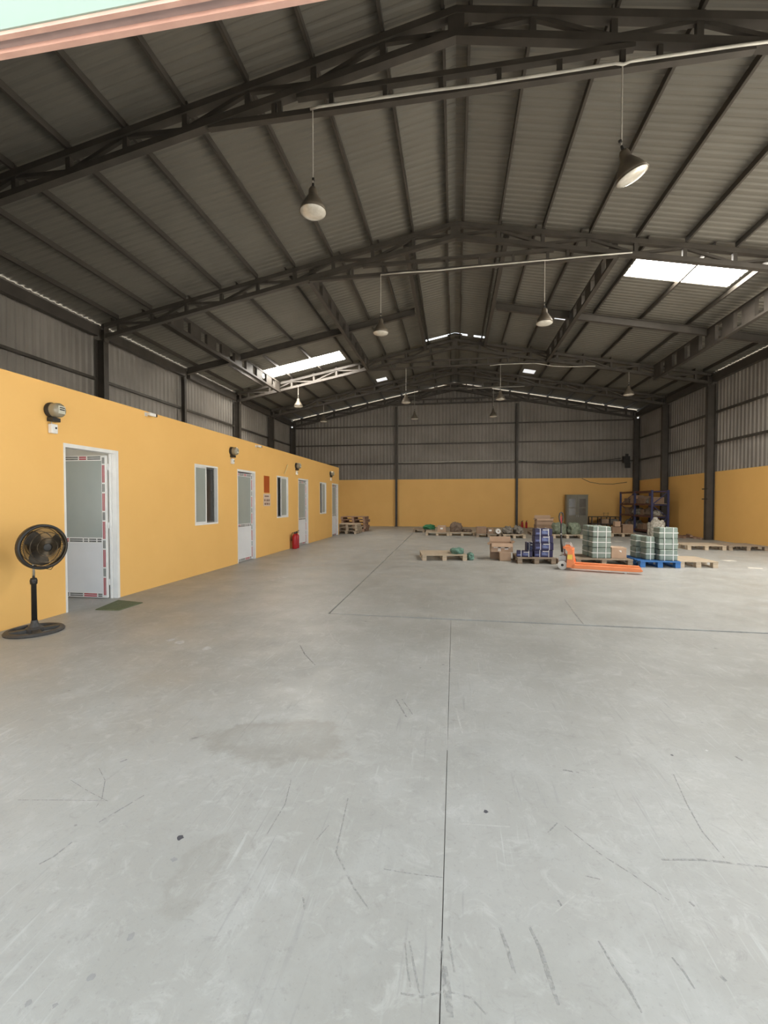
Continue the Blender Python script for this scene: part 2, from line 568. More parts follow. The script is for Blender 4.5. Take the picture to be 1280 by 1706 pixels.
def ribbon(pts, w, mat, name='scuff_mark'):
    RIB[0] += 1
    z = 0.00015 + RIB[0] * 0.000008
    b = MB()
    vs = []
    n = len(pts)
    for i, p in enumerate(pts):
        a = Vector((*pts[max(i - 1, 0)], 0))
        c = Vector((*pts[min(i + 1, n - 1)], 0))
        d = (c - a).normalized()
        s_ = Vector((-d.y, d.x, 0))
        ww = (w[i] if isinstance(w, (list, tuple)) else w * (0.35 + 0.65 * math.sin(PI * (i + 0.5) / n))) / 2
        vs += [Vector((*p, z)) - s_ * ww, Vector((*p, z)) + s_ * ww]
    b.add(vs, [(2 * i, 2 * i + 1, 2 * i + 3, 2 * i + 2)[::-1] for i in range(n - 1)])
    return b.build(name, mat, fl)


def spot(x, y, r, mat, name):
    rnd_ = random.Random(int(x * 1000) + int(y * 77))
    n = 12
    pts = [(x + r * rnd_.uniform(0.6, 1.15) * math.cos(2 * PI * k / n), y + r * rnd_.uniform(0.6, 1.15) * math.sin(2 * PI * k / n)) for k in range(n)]
    return MB().prism_xy(pts, -0.001, 0.0005).build(name, mat, fl)


ribbon([(0.259, 1.529), (0.280, 1.461), (0.289, 1.388), (0.296, 1.339), (0.302, 1.300)], 0.016, 'scuff')
ribbon([(0.158, 1.513), (0.175, 1.444), (0.190, 1.359)], 0.014, 'scuff')
ribbon([(0.476, 1.517), (0.498, 1.430), (0.518, 1.378), (0.532, 1.318)], 0.010, 'scuff')
ribbon([(-0.033, 1.441), (-0.036, 1.372), (-0.021, 1.305)], 0.012, 'scuff')
ribbon([(-0.026, 1.356), (-0.016, 1.289), (-0.005, 1.221)], 0.026, 'scuff')
ribbon([(-0.141, 1.418), (-0.119, 1.341), (-0.096, 1.268)], 0.008, 'scuff')
ribbon([(-0.155, 1.411), (-0.138, 1.329), (-0.124, 1.280)], 0.006, 'scuff')
ribbon([(-0.151, 1.259), (-0.085, 1.260), (-0.033, 1.282)], 0.008, 'scuff')
ribbon([(-0.025, 1.287), (0.054, 1.280), (0.094, 1.244)], 0.007, 'scuff')
ribbon([(0.491, 2.046), (0.598, 1.901), (0.692, 1.812), (0.777, 1.715)], 0.006, 'scuff')
ribbon([(1.157, 2.526), (1.107, 2.283), (1.082, 2.103), (1.091, 1.956)], 0.007, 'scuff')
ribbon([(0.834, 1.908), (0.996, 1.933), (1.235, 1.934)], 0.012, 'scuff')
ribbon([(0.409, 1.987), (0.434, 2.018), (0.465, 2.057)], 0.007, 'scuff')
ribbon([(0.378, 1.651), (0.387, 1.626)], 0.010, 'scuff')
ribbon([(0.807, 1.466), (0.817, 1.446)], 0.014, 'scuff')
ribbon([(0.847, 1.720), (0.856, 1.703)], 0.010, 'scuff')
ribbon([(0.506, 1.778), (0.558, 1.770)], 0.006, 'scuff')
ribbon([(-0.014, 1.454), (0.006, 1.343)], 0.008, 'scuff')
ribbon([(0.690, 1.497), (0.705, 1.454), (0.712, 1.409)], 0.008, 'scuff')
ribbon([(-0.269, 1.687), (-0.185, 1.682), (-0.034, 1.683)], 0.006, 'scuff')
ribbon([(1.624, 6.897), (1.540, 5.914), (1.515, 5.491)], 0.020, 'scuff')
ribbon([(-0.417, 3.178), (-0.312, 2.921)], 0.012, 'scuff')
ribbon([(-0.373, 3.185), (-0.276, 2.969)], 0.010, 'scuff')
ribbon([(0.584, 2.475), (0.664, 2.461)], 0.016, 'scuff')
ribbon([(1.585, 2.763), (1.602, 2.712)], 0.016, 'scuff')
ribbon([(-1.582, 1.734), (-1.559, 1.796), (-1.508, 1.932)], 0.008, 'scuff')
ribbon([(-1.635, 1.492), (-1.611, 1.535), (-1.603, 1.613)], 0.009, 'scuff')
ribbon([(-1.903, 2.092), (-1.790, 2.006), (-1.696, 1.880), (-1.674, 1.819)], 0.005, 'scuff')
ribbon([(-2.089, 1.804), (-1.887, 1.836), (-1.653, 1.869)], 0.004, 'scuff')
ribbon([(-1.966, 1.978), (-1.790, 1.910), (-1.650, 1.865)], 0.004, 'scuff')
ribbon([(-1.533, 4.233), (-1.398, 3.989), (-1.215, 3.737)], 0.012, 'scuff')
ribbon([(-0.834, 2.158), (-0.796, 1.980), (-0.801, 1.786)], 0.005, 'scuff')
ribbon([(-0.550, 1.880), (-0.569, 1.823), (-0.586, 1.769)], 0.006, 'scuff')
ribbon([(-0.542, 1.517), (-0.520, 1.472)], 0.008, 'scuff')
ribbon([(-1.832, 2.160), (-1.813, 2.192)], 0.012, 'scuff')
ribbon([(-0.508, 2.069), (-0.478, 1.737), (-0.366, 1.583), (-0.294, 1.508)], 0.008, 'scuff')
ribbon([(-1.577, 5.418), (-1.446, 4.894), (-1.257, 4.474), (-1.012, 4.135), (-0.835, 3.996)], 0.014, 'chalk', 'pale_scratch')
ribbon([(-0.955, 4.144), (-0.634, 3.981), (-0.190, 3.900), (0.506, 3.715)], 0.008, 'chalk', 'pale_scratch')
ribbon([(-0.449, 3.830), (-0.081, 3.750), (0.652, 3.738), (1.165, 3.789)], 0.012, 'chalk', 'pale_scratch')
ribbon([(0.017, 3.104), (0.036, 2.935), (0.057, 2.766)], 0.012, 'chalk', 'pale_scratch')
ribbon([(0.155, 3.425), (0.123, 3.167)], 0.010, 'chalk', 'pale_scratch')
ribbon([(1.158, 4.330), (1.352, 4.361)], 0.012, 'chalk', 'pale_scratch')
ribbon([(0.343, 4.067), (0.478, 3.873)], 0.010, 'chalk', 'pale_scratch')
ribbon([(-0.053, 5.374), (-0.047, 4.043), (-0.036, 2.566)], 0.006, 'chalk', 'pale_scratch')
ribbon([(0.450, 1.687), (0.344, 1.587)], 0.006, 'chalk', 'pale_scratch')
ribbon([(-1.807, 3.614), (-1.441, 3.534), (-1.224, 3.678)], 0.010, 'chalk', 'pale_scratch')
ribbon([(0.026, 1.981), (0.251, 1.998)], 0.010, 'chalk', 'pale_scratch')
spot(-1.165, 1.710, 0.018, 'spot', 'dark_spot')
spot(0.152, 2.081, 0.012, 'spot', 'dark_spot')
spot(-1.061, 1.287, 0.014, 'scuffspot', 'dark_spot')
spot(-1.211, 1.064, 0.010, 'scuffspot', 'dark_spot')
spot(-1.130, 1.072, 0.008, 'scuffspot', 'dark_spot')
spot(1.236, 2.719, 0.010, 'spot', 'dark_spot')
spot(-1.117, 1.598, 0.014, 'scuffspot', 'dark_spot')
spot(-1.089, 1.155, 0.012, 'scuffspot', 'dark_spot')
spot(1.460, 2.804, 0.008, 'whitespill', 'pale_spot')
spot(1.611, 3.154, 0.010, 'scuffspot', 'dark_spot')
spot(-3.250, 7.996, 0.100, 'whitespill', 'pale_spill')
spot(-2.765, 7.810, 0.120, 'whitespill', 'pale_spill')
spot(-2.864, 7.548, 0.090, 'whitespill', 'pale_spill')
spot(-3.315, 7.723, 0.060, 'whitespill', 'pale_spill')
spot(-2.808, 5.376, 0.050, 'whitespill', 'pale_spill')
spot(-2.931, 4.187, 0.050, 'whitespill', 'pale_spill')
spot(-2.789, 4.129, 0.060, 'whitespill', 'pale_spill')
spot(-2.411, 4.001, 0.050, 'whitespill', 'pale_spill')

# ground outside the gate
struct(MB().box(-40, 40, -60, 60, -0.45, -0.21).build('ground', 'ground'))

# ------------------------------------------------------------------ roof
ceil = sroot('ceiling')
HOLES = {-1: [(4.5, 8.0, 17.05, 18.0), (0.0, 1.27, 18.12, 18.3), (3.35, 3.86, 15.18, 15.6), (3.35, 3.86, 21.65, 22.15)],
         1: [(4.40, 6.85, 11.55, 12.62), (5.6, 9.0, 6.6, 7.9), (0.0, 0.5, 18.12, 18.3), (0.75, 1.27, 18.12, 18.3), (3.3, 3.84, 15.3, 15.72), (3.2, 3.72, 21.45, 22.05)]}  # the skylight nearest the gate is unseen, added to brighten the floor
for sg in (-1, 1):
    ys = sorted({0.9, 26.0} | {y for h in HOLES[sg] for y in h[2:]})
    for y0, y1 in zip(ys, ys[1:]):
        cuts = sorted((a, b) for a, b, c, d in HOLES[sg] if c <= y0 + 1e-6 and d >= y1 - 1e-6)
        x, spans = 0.0, []
        for a, b in cuts:
            if a > x:
                spans.append((x, a))
            x = b
        spans.append((x, 9.80))
        for a, b in spans:
            pr = profile(y0, y1, 0.16, 0.017)
            corr(pr, lambda u, h: (sg * a, u, zroof(a) + h), lambda u, h: (sg * b, u, zroof(b) + h)).build('roof_sheet', 'roof', ceil)
    for a, b, y0, y1 in HOLES[sg]:
        if a >= 3:
            big = a > 4
            nm, mt = ('skylight_panel', 'skylight') if big else ('roof_light', 'rooflight')
            n = 2 if (big and sg == 1) else 1
            for k in range(n):
                p, q = a + (b - a) * k / n, a + (b - a) * (k + 1) / n
                corr(profile(y0, y1, 0.16, 0.017), lambda u, h: (sg * p, u, zroof(p) + h), lambda u, h: (sg * q, u, zroof(q) + h)).build(nm, mt, ceil)
MB().prism_xz([(-0.3, zroof(0.3) + 0.045), (0, zroof(0) + 0.05), (0.3, zroof(0.3) + 0.045), (0.3, zroof(0.3) + 0.06), (0, zroof(0) + 0.07), (-0.3, zroof(0.3) + 0.06)], 0.9, 18.1).build('ridge_cap', 'roof', ceil)
MB().prism_xz([(-0.3, zroof(0.3) + 0.045), (0, zroof(0) + 0.05), (0.3, zroof(0.3) + 0.045), (0.3, zroof(0.3) + 0.06), (0, zroof(0) + 0.07), (-0.3, zroof(0.3) + 0.06)], 18.32, 26.0).build('ridge_cap', 'roof', ceil)
MB().prism_xz([(-1.35, zroof(1.35) + 0.13), (0, zroof(0) + 0.13), (1.35, zroof(1.35) + 0.13), (1.35, zroof(1.35) + 0.14), (0, zroof(0) + 0.14), (-1.35, zroof(1.35) + 0.14)], 17.85, 18.42).build('slit_sun_block', 'roof', ceil)  # plate added above the ridge slit to block direct sun
# C-purlins
pb = MB()
pb.box(-0.004, 0.004, 0, 1, 0, 0.11).box(-0.004, 0.042, 0, 1, 0, 0.006).box(-0.004, 0.042, 0, 1, 0.104, 0.11).box(0.036, 0.042, 0, 1, 0, 0.02)
pb = pb.build('purlin', 'purlin', ceil)
first = True
BAYS = [(1.72, 6.2), (6.2, 10.8), (10.8, 14.75), (14.75, 18.45), (18.45, 22.1), (22.1, 25.6)]
for sg in (-1, 1):
    for y0, y1 in BAYS:
        for x in ([0.17, 1.05, 1.85, 2.85, 4.28, 5.62, 6.95, 8.3, 9.25] if 10 < y0 < 18 else [0.17] + list(range(1, 10))):
            o = pb if first else inst(pb, ceil)
            first = False
            xx = x + random.uniform(-0.015, 0.015)
            o.location = (sg * xx, y0 + 0.01, zroof(xx) - 0.122)
            o.scale = (sg, y1 - y0 - 0.02, 1)
for sg in (-1, 1):
    for y0, y1 in BAYS:
        b = MB().box(sg * 9.52, sg * 9.66, y0 + 0.12, y1 - 0.12, 5.93, 6.19)
        b.build('eave_beam', 'steel', ceil)
        if not 6 < y0 < 18:
            MB().box(sg * 9.60, sg * 9.70, y0 + 0.12, y1 - 0.12, 6.25, 6.335).build('eave_beam', 'steel', ceil)

# ------------------------------------------------------------------ walls
wb = sroot('wall_back')
for a, b in ((-9.85, -3.33), (-3.33, 3.44), (3.44, 9.85)):
    MB().box(a, b, YB, YB + 0.14, 0, 2.74).build('rendered_panel', 'yellow', wb)
for a, b in ((-9.7, -3.33), (-3.33, 3.44), (3.44, 9.7)):
    corr(profile(a, b, 0.2, 0.03), lambda u, h: (u, YB + 0.05 - h, 2.74), lambda u, h: (u, YB + 0.05 - h, zroof(u) - 0.06)).build('cladding_sheet', 'cladding', wb)
    for z in (3.65, 4.78, 5.85):
        MB().box(a + 0.09, b - 0.09, YB - 0.06, YB + 0.0, z - 0.035, z + 0.035).build('girt', 'purlin', wb)

wr = sroot('wall_right')
for a, b in ((SY1, 14.75), (14.75, 18.45), (18.45, 22.1), (22.1, 25.62)):
    MB().box(XW, XW + 0.13, a, b, 0, 2.58).build('rendered_panel', 'yellow', wr)
MB().box(XW, XW + 0.13, 1.7, SY0, 0, 2.58).build('rendered_panel', 'yellow', wr)
for a, b, z0 in ((1.7, SY0, 2.58), (SY0, SY1, SZ), (SY1, 14.75, 2.58), (14.75, 18.45, 2.58), (18.45, 22.1, 2.58), (22.1, 25.65, 2.58)):
    corr(profile(a, b, 0.2, 0.03), lambda u, h: (XW + 0.04 - h, u, z0), lambda u, h: (XW + 0.04 - h, u, zroof(XW) - (0.016 if 6 < a < 18.4 else -0.002))).build('cladding_sheet', 'cladding', wr)
    for z in (3.65, 4.80):
        if z > z0:
            MB().box(XW - 0.08, XW, a + 0.1, b - 0.1, z - 0.035, z + 0.035).build('girt', 'purlin', wr)

wl = sroot('wall_left')
for a, b in ((1.7, 6.2), (6.2, 10.8), (10.8, 14.6), (14.6, 18.45), (18.45, 22.1), (22.1, 25.65)):
    MB().box(-XW - 0.13, -XW, a, b, 0, 2.58).build('rendered_panel', 'yellow', wl)
    corr(profile(a, b, 0.2, 0.03), lambda u, h: (-XW - 0.04 + h, u, 2.58), lambda u, h: (-XW - 0.04 + h, u, zroof(XW) - (0.016 if 6 < a < 18.4 else -0.002))).build('cladding_sheet', 'cladding', wl)
    for z in (3.65, 4.80):
        MB().box(-XW, -XW + 0.08, a + 0.1, b - 0.1, z - 0.035, z + 0.035).build('girt', 'purlin', wl)

wf = sroot('wall_front')
OW = (-9.0, -5.4, 0.6, 2.6)   # unseen front-wall window added to light the open door leaf
for a, b, z0, z1 in ((-9.85, OW[0], 0, 3.395), (OW[0], OW[1], 0, OW[2]), (OW[0], OW[1], OW[3], 3.395), (OW[1], GX0, 0, 3.395), (GX1, 9.85, 0, 3.395)):
    MB().box(a, b, 1.63, 1.70, z0, z1).build('wall_panel', 'cladding_out', wf)
MB().prism_xz([(-9.85, 3.50), (9.85, 3.50), (9.85, zroof(9.85)), (0, zroof(0)), (-9.85, zroof(9.85))], 1.64, 1.70).build('gable_panel', 'cladding', wf)
MB().box(-9.85, 9.85, 1.605, 1.635, 3.41, 3.56).box(-9.85, 9.85, 1.60, 1.635, 3.568, 3.9).box(-9.85, 9.85, 1.605, 1.635, 3.908, 5.2).build('fascia_panel', 'cladding_out', wf)
tr = struct(MB().box(-5.0, 9.2, 1.612, 1.632, 3.395, 3.44, 0).box(-5.0, 9.2, 1.632, 1.675, 3.412, 3.44, 1).box(-5.0, 9.2, 1.675, 1.70, 3.393, 3.44, 0).box(-5.0, 9.2, 1.63, 1.70, 3.44, 3.499, 1).build('trim_1', ['pink', 'pinkgrey']))

# ------------------------------------------------------------------ office block along the left side
wp = sroot('wall_partition')
DOORS = [(5.0, 5.94), (9.63, 10.57), (13.70, 14.68), (17.70, 18.66)]
WINS = [(7.92, 8.77), (11.95, 12.82), (16.03, 16.86)]
DH, WZ0, WZ1, TH = 2.21, 0.98, 2.19, 0.12
pm_ = MB()
x0, x1 = XO - TH, XO
y = 1.70
for a, b, k in sorted([(a, b, 'd') for a, b in DOORS] + [(a, b, 'w') for a, b in WINS]):
    pm_.box(x0, x1, y, a, 0, ZO)
    if k == 'd':
        pm_.box(x0, x1, a, b, DH, ZO)
    else:
        pm_.box(x0, x1, a, b, 0, WZ0).box(x0, x1, a, b, WZ1, ZO)
    y = b
pm_.box(x0, x1, y, YE, 0, ZO)
pm_.build('rendered_panel', 'yellow', wp)
MB().box(-9.7, x0, YE - TH, YE, 0, ZO).build('rendered_panel', 'yellow', wp)
for yy in (7.2, 11.3, 15.4):
    MB().box(-9.7, x0 - 0.002, yy, yy + 0.1, 0, 2.8).build('inner_partition', 'yellow_in', wp)
MB().box(-9.7, x0 - 0.002, 1.72, YE - TH - 0.002, 2.8, 2.9).build('office_ceiling', 'yellow_in', wp)
MB().box(-9.7, -9.6, 1.72, YE - TH - 0.002, 0, 2.8).build('inner_lining', 'yellow_in', wp)
MB().box(XO - 0.14, XO + 0.004, 1.70, YE + 0.004, ZO, ZO + 0.012).build('wall_cap', 'yellow', wp)


def rail(name, parent, x0, x1, z0, z1, t, seed):
    """horizontal rail with printed red and dark strips on its faces; local leaf plane = XZ"""
    b = MB().box(x0, x1, -t / 2, t / 2, z0, z1, 0)
    rnd = random.Random(seed)
    h = z1 - z0
    u = x0 + 0.015
    k = seed % 2
    while u < x1 - 0.05:
        L = rnd.choice((0.07, 0.12, 0.22))
        e = min(u + L, x1 - 0.015)
        mi = 1 if k % 2 == 0 else 2
        if L < 0.1:
            mi = 2
        for zz in (0.18, 0.56):
            b.box(u, e, -t / 2 - 0.0015, t / 2 + 0.0015, z0 + h * zz, z0 + h * (zz + 0.26), mi)
        u = e + 0.02
        k += 1
    return b.build(name, ['alu', 'red', 'darkstrip'], parent)


def stile(name, parent, x0, x1, z0, z1, t, strip):
    b = MB().box(x0, x1, -t / 2, t / 2, z0, z1, 0)
    if strip:
        k, u = 0, z0 + 0.04
        while u < z1 - 0.1:
            L = 0.26 if k % 2 == 0 else 0.12
            for zz in (0.18, 0.56):
                b.box(x0 + (x1 - x0) * zz, x0 + (x1 - x0) * (zz + 0.26), -t / 2 - 0.0015, t / 2 + 0.0015, u, min(u + L, z1 - 0.03), 1 if k % 2 == 0 else 2)
            u += L + 0.02
            k += 1
    return b.build(name, ['alu', 'red', 'darkstrip'], parent)


def door(n, y0, y1, opened):
    r = sroot('door_%d' % n)
    fw = 0.05
    b = MB()
    xa, xb = XO - TH - 0.002, XO + 0.008
    b.box(xa, xb, y0, y0 + fw * 0.5, 0, DH).box(xa, xb, y1 - fw, y1, 0, DH).box(xa, xb, y0 + fw * 0.5, y1 - fw, DH - 0.05, DH)
    b.box(xa + 0.03, xa + 0.06, y1 - fw - 0.025, y1 - fw, 0, DH - 0.05)
    fr = b.build('door_frame', 'alu', r)
    W, H, t = (y1 - y0) - fw * 1.5 - 0.01, DH - 0.075, 0.04
    leaf = MB().box(0.0, 0.006, -t / 2, t / 2, 0.012, H).build('door_leaf', 'alu', r)
    # leaf local: x from hinge 0 to W, y thickness, z up
    stile('stile', leaf, 0.006, 0.065, 0.012, H, t, True)
    stile('stile', leaf, W - 0.065, W, 0.012, H, t, True)
    rail('rail', leaf, 0.065, W - 0.065, 0.012, 0.085, t, 3)
    rail('rail', leaf, 0.065, W - 0.065, 0.83, 0.91, t, 4)
    rail('rail', leaf, 0.065, W - 0.065, H - 0.075, H, t, 5)
    MB().box(0.065, W - 0.065, -0.012, 0.012, 0.085, 0.83).build('lower_panel', 'panel', leaf)
    MB().box(0.065, W - 0.065, -0.006, 0.006, 0.91, H - 0.075).build('glass_pane', 'frost', leaf)
    for sy in (-1, 1):
        MB().box(W - 0.055, W - 0.02, sy * t / 2 - 0.004, sy * t / 2 + 0.004, 0.80, 0.95).bar((W - 0.04, sy * (t / 2 + 0.035), 0.86), (W - 0.15, sy * (t / 2 + 0.035), 0.86), 0.014, 0.018).bar((W - 0.04, sy * t / 2, 0.86), (W - 0.04, sy * (t / 2 + 0.042), 0.86), 0.016, 0.016).build('handle', 'darkstrip', leaf)
    for zz in (0.2, 1.05, 1.92):
        MB().lathe([(0.0, 0), (0.012, 0), (0.012, 0.09), (0.0, 0.09)], 8, (-0.008, -0.02, zz)).build('hinge', 'alu', leaf)
    if opened:
        leaf.location = (XO - TH + 0.005, y1 - fw - 0.045, 0)
        leaf.rotation_euler = (0, 0, PI)
    else:
        leaf.location = (XO - 0.075, y1 - fw - 0.004, 0)
        leaf.rotation_euler = (0, 0, -PI / 2)
    return r


for i, (a, b) in enumerate(DOORS):
    door(i + 1, a, b, i == 0)


def window(n, y0, y1, flip):
    r = sroot('window_%d' % n)
    xa, xb, f = XO - TH, XO + 0.006, 0.035
    MB().box(xa, xb, y0, y0 + f, WZ0, WZ1).box(xa, xb, y1 - f, y1, WZ0, WZ1).box(xa, xb, y0 + f, y1 - f, WZ0, WZ0 + f).box(xa, xb, y0 + f, y1 - f, WZ1 - f, WZ1).build('window_frame', 'alu', r)
    ym = (y0 + y1) / 2
    s = 0.03
    # near sash and far sash slide in two tracks; flip says which one is pushed aside
    if not flip:
        spans = [(y0 + f, ym + 0.03, XO - 0.035, 'frost'), (ym - 0.02, y1 - f, XO - 0.075, 'darkglass')]
    else:
        spans = [(ym - 0.06, y1 - f, XO - 0.035, 'frost'), (y0 + f, ym - 0.0, XO - 0.085, 'darkglass')]  # dark pane paints the unlit room behind the open half
    for a, b, x, g in spans:
        sh = MB().box(x - 0.014, x + 0.014, a, a + s, WZ0 + f, WZ1 - f).box(x - 0.014, x + 0.014, b - s, b, WZ0 + f, WZ1 - f).box(x - 0.014, x + 0.014, a + s, b - s, WZ0 + f, WZ0 + f + s).box(x - 0.014, x + 0.014, a + s, b - s, WZ1 - f - s, WZ1 - f).build('sash', 'alu' if g == 'frost' else 'darkstrip', r)
        MB().box(x - 0.003, x + 0.003, a + s, b - s, WZ0 + f + s, WZ1 - f - s).build('glass_pane', g, sh)


for i, (a, b) in enumerate(WINS):
    window(i + 1, a, b, i > 0)

# ------------------------------------------------------------------ steel columns


def column(x, y, z1, d, w, label, along_x=True, group=None, brackets=()):
    t = thing('steel_column', label, 'column', (x, y, 0), 0, group)
    b = MB()
    if along_x:   # web along X, flanges face +-X
        b.box(-d / 2, -d / 2 + 0.012, -w / 2, w / 2, 0.014, z1).box(d / 2 - 0.012, d / 2, -w / 2, w / 2, 0.014, z1).box(-d / 2 + 0.012, d / 2 - 0.012, -0.005, 0.005, 0.014, z1)
    else:
        b.box(-w / 2, w / 2, -d / 2, -d / 2 + 0.012, 0.014, z1).box(-w / 2, w / 2, d / 2 - 0.012, d / 2, 0.014, z1).box(-0.005, 0.005, -d / 2 + 0.012, d / 2 - 0.012, 0.014, z1)
    b.build('shaft', 'steel', t)
    p = 0.04
    dx, dy = (d / 2, w / 2) if along_x else (w / 2, d / 2)
    MB().box(-dx - p if x > 0 or not along_x else -dx, dx + (p if x < 0 or not along_x else 0), -dy - p, dy + (p if along_x else 0), 0, 0.014).build('base_plate', 'steel', t)
    for z in brackets:
        MB().box(-d / 2 - 0.03, -d / 2 - 0.002, -w / 2 - 0.10, w / 2 + 0.10, z - 0.02, z + 0.02).build('bracket', 'black', t)
    return t


cd, cw = 0.27, 0.17
for sg, side in ((-1, 'left'), (1, 'right')):
    xc = sg * (XW - 0.06 - cd / 2 - 0.0)
    xc = sg * 9.54
    for i, (y, w) in enumerate(zip(TY, ('first', 'second', 'third', 'fourth', 'rear'))):
        if sg == 1 and i == 1:
            continue
        lab = {(-1, 0): 'dark steel column on left wall carrying the first roof truss',
               (1, 0): 'dark steel column on right wall carrying the first roof truss',
               (-1, 1): 'dark broad steel column rising behind yellow office wall under second truss',
               (-1, 2): 'steel column behind office wall where the skylit cream truss ends',
               (-1, 3): 'steel column behind far office end, under the fourth truss',
               (-1, 4): 'dark steel column in the rear left corner of the hall',
               (1, 2): 'tall grey steel column on right yellow wall with two dark clamps',
               (1, 3): 'dark steel column on right wall just behind the storage rack',
               (1, 4): 'dark steel column in the rear right corner above the storage rack'}[(sg, i)]
        column(xc, y, (zbot(9.5) + 0.0) if i < 4 else 5.86, cd, cw, lab, brackets=(1.93, 1.55) if (sg, i) == (1, 2) else ())
column(-9.6, 14.6, 5.92, 0.14, 0.12, 'thin dark post on left wall between the second and third trusses')
column(9.6, 14.75, 5.92, 0.14, 0.12, 'thin post on right wall below the plain rafter')
for x, lab in ((-3.33, 'thin dark steel column on back yellow wall, left of the wall middle'), (3.44, 'thin dark steel column on back yellow wall behind the fire extinguishers')):
    column(x, YB - 0.16, zbot(x) - 0.14, 0.16, 0.11, lab, along_x=False)

# ------------------------------------------------------------------ roof trusses
tp = thing('roof_truss', '', 'roof truss', (0, TY[0], 0), 0, 'roof trusses')
tw = 0.06
for s in (-1, 1):
    MB().prism_xz([(0, 8.10), (s * 9.5, ztop(9.5)), (s * 9.5, ztop(9.5) - 0.10), (0, 8.0)], -tw, tw).build('top_chord', 'steel', tp)
    MB().prism_xz([(0, 7.80), (s * 9.5, zbot(9.5) + 0.10), (s * 9.5, zbot(9.5)), (0, 7.70)], -tw, tw).build('bottom_chord', 'steel', tp)
    for k in range(1, 10):
        x = s * k
        MB().box(x - 0.04, x + 0.04, -0.035, 0.035, zbot(k) + 0.08, ztop(k) - 0.08).build('web_post', 'steel', tp)
        MB().prism_xz([(x - 0.06, ztop(k) + 0.0), (x + 0.06, ztop(k) + 0.0), (x + 0.06, ztop(k) + 0.03), (x - 0.06, ztop(k) + 0.03)], -0.03, 0.03).build('purlin_cleat', 'steel', tp)
    for k in range(0, 9):
        a, b = (k, k + 1)
        if k % 2 == 0:
            p, q = (s * a, zbot(a) + 0.09), (s * b, ztop(b) - 0.09)
        else:
            p, q = (s * a, ztop(a) - 0.09), (s * b, zbot(b) + 0.09)
        MB().bar((p[0], 0, p[1]), (q[0], 0, q[1]), 0.055, 0.055).build('diagonal_brace', 'steel', tp)
    MB().box(s * 9.38, s * 9.41 if False else s * 9.40, -0.08, 0.08, zbot(9.4) - 0.10, ztop(9.4) - 0.02).build('end_plate', 'steel', tp)
MB().box(-0.11, 0.11, -0.055, 0.055, 7.70, 8.05).build('gusset_plate', 'steel', tp)
TL = 3.62
MB().box(-TL, TL, -0.045, 0.045, 6.97, 7.045).build('tie_chord', 'steel', tp)
MB().box(-2.25, 2.25, -0.045, 0.045, 7.215, 7.285).build('tie_chord', 'steel', tp)
for k in range(-3, 4):
    if k in (-3, 3):
        pass
    x = k * 0.77 - 0.2
    if abs(x) < 2.6:
        MB().box(x - 0.03, x + 0.03, -0.03, 0.03, 7.045, 7.215).build('tie_post', 'steel', tp)
for x in (-2.6, 2.55):
    MB().box(x - 0.03, x + 0.03, -0.03, 0.03, 7.045, zbot(x)).build('tie_post', 'steel', tp)
TLAB = ['first dark lattice roof truss crossing the top of the picture',
        'second roof truss, its middle just above the two mid-hall lamps',
        'third roof truss with left part lit cream beside the long skylight',
        'fourth dim roof truss, between the skylit truss and rear gable',
        'rearmost dark roof truss standing close against the back gable wall']
tp['label'] = TLAB[0]
for i in range(1, 5):
    c = copy_tree(tp)
    c.location = (0, TY[i], 0)
    c['label'] = TLAB[i]

# plain rafters and longitudinal girders of the double bay
for s, side in ((-1, 'left'), (1, 'right')):
    t = thing('rafter', 'plain I-section rafter across the %s roof slope between second and third trusses' % side, 'rafter', (0, 14.75, 0))
    for x0_, x1_ in ((1.32, 3.555), (3.685, 7.485), (7.615, 9.55)):
        for nm, dz0, dz1, hw in (('flange', 0.0, 0.012, 0.06), ('flange', 0.208, 0.22, 0.06), ('web', 0.012, 0.208, 0.005)):
            MB().prism_xz([(s * x0_, ztop(x0_) - dz0), (s * x1_, ztop(x1_) - dz0), (s * x1_, ztop(x1_) - dz1), (s * x0_, ztop(x0_) - dz1)], -hw, hw).build(nm, 'steel', t)
GIR = [(-7.55, 6.20, 'battened girder running lengthwise to the left skylight, near left wall'),
       (-3.62, 6.98, 'battened girder running lengthwise at inner end of the left skylight'),
       (-1.2, 7.56, 'lengthwise girder just left of the ridge between second and third trusses'),
       (1.2, 7.56, 'lengthwise girder just right of the ridge between second and third trusses'),
       (3.62, 6.98, 'battened girder running lengthwise at inner end of the right skylight'),
       (7.55, 6.08, 'battened girder running lengthwise between right skylight and right wall')]
for x, zb, lab in GIR:
    t = thing('lattice_girder', lab, 'girder', (x, 0, 0), 0, 'lengthwise roof girders')
    zt = ztop(x) - (0.0)
    if abs(x) < 2:
        zb = zt - 0.2
    y0, y1 = 10.87, 18.38
    for z0, z1 in ((zb, zb + 0.06), (zt - 0.06, zt)):
        for ya, yb in ((y0, 14.6), (14.9, y1)) if z1 > ztop(x) - 0.25 and False else ((y0, y1),):
            MB().box(-0.055, 0.055, ya, yb, z0, z1).build('chord', 'steel', t)
    n = 8
    for k in range(n + 1):
        yy = y0 + 0.3 + (y1 - y0 - 0.6) * k / n
        MB().box(-0.045, 0.045, yy - 0.26, yy + 0.26, zb + 0.06, zt - 0.06).build('batten', 'steel', t)

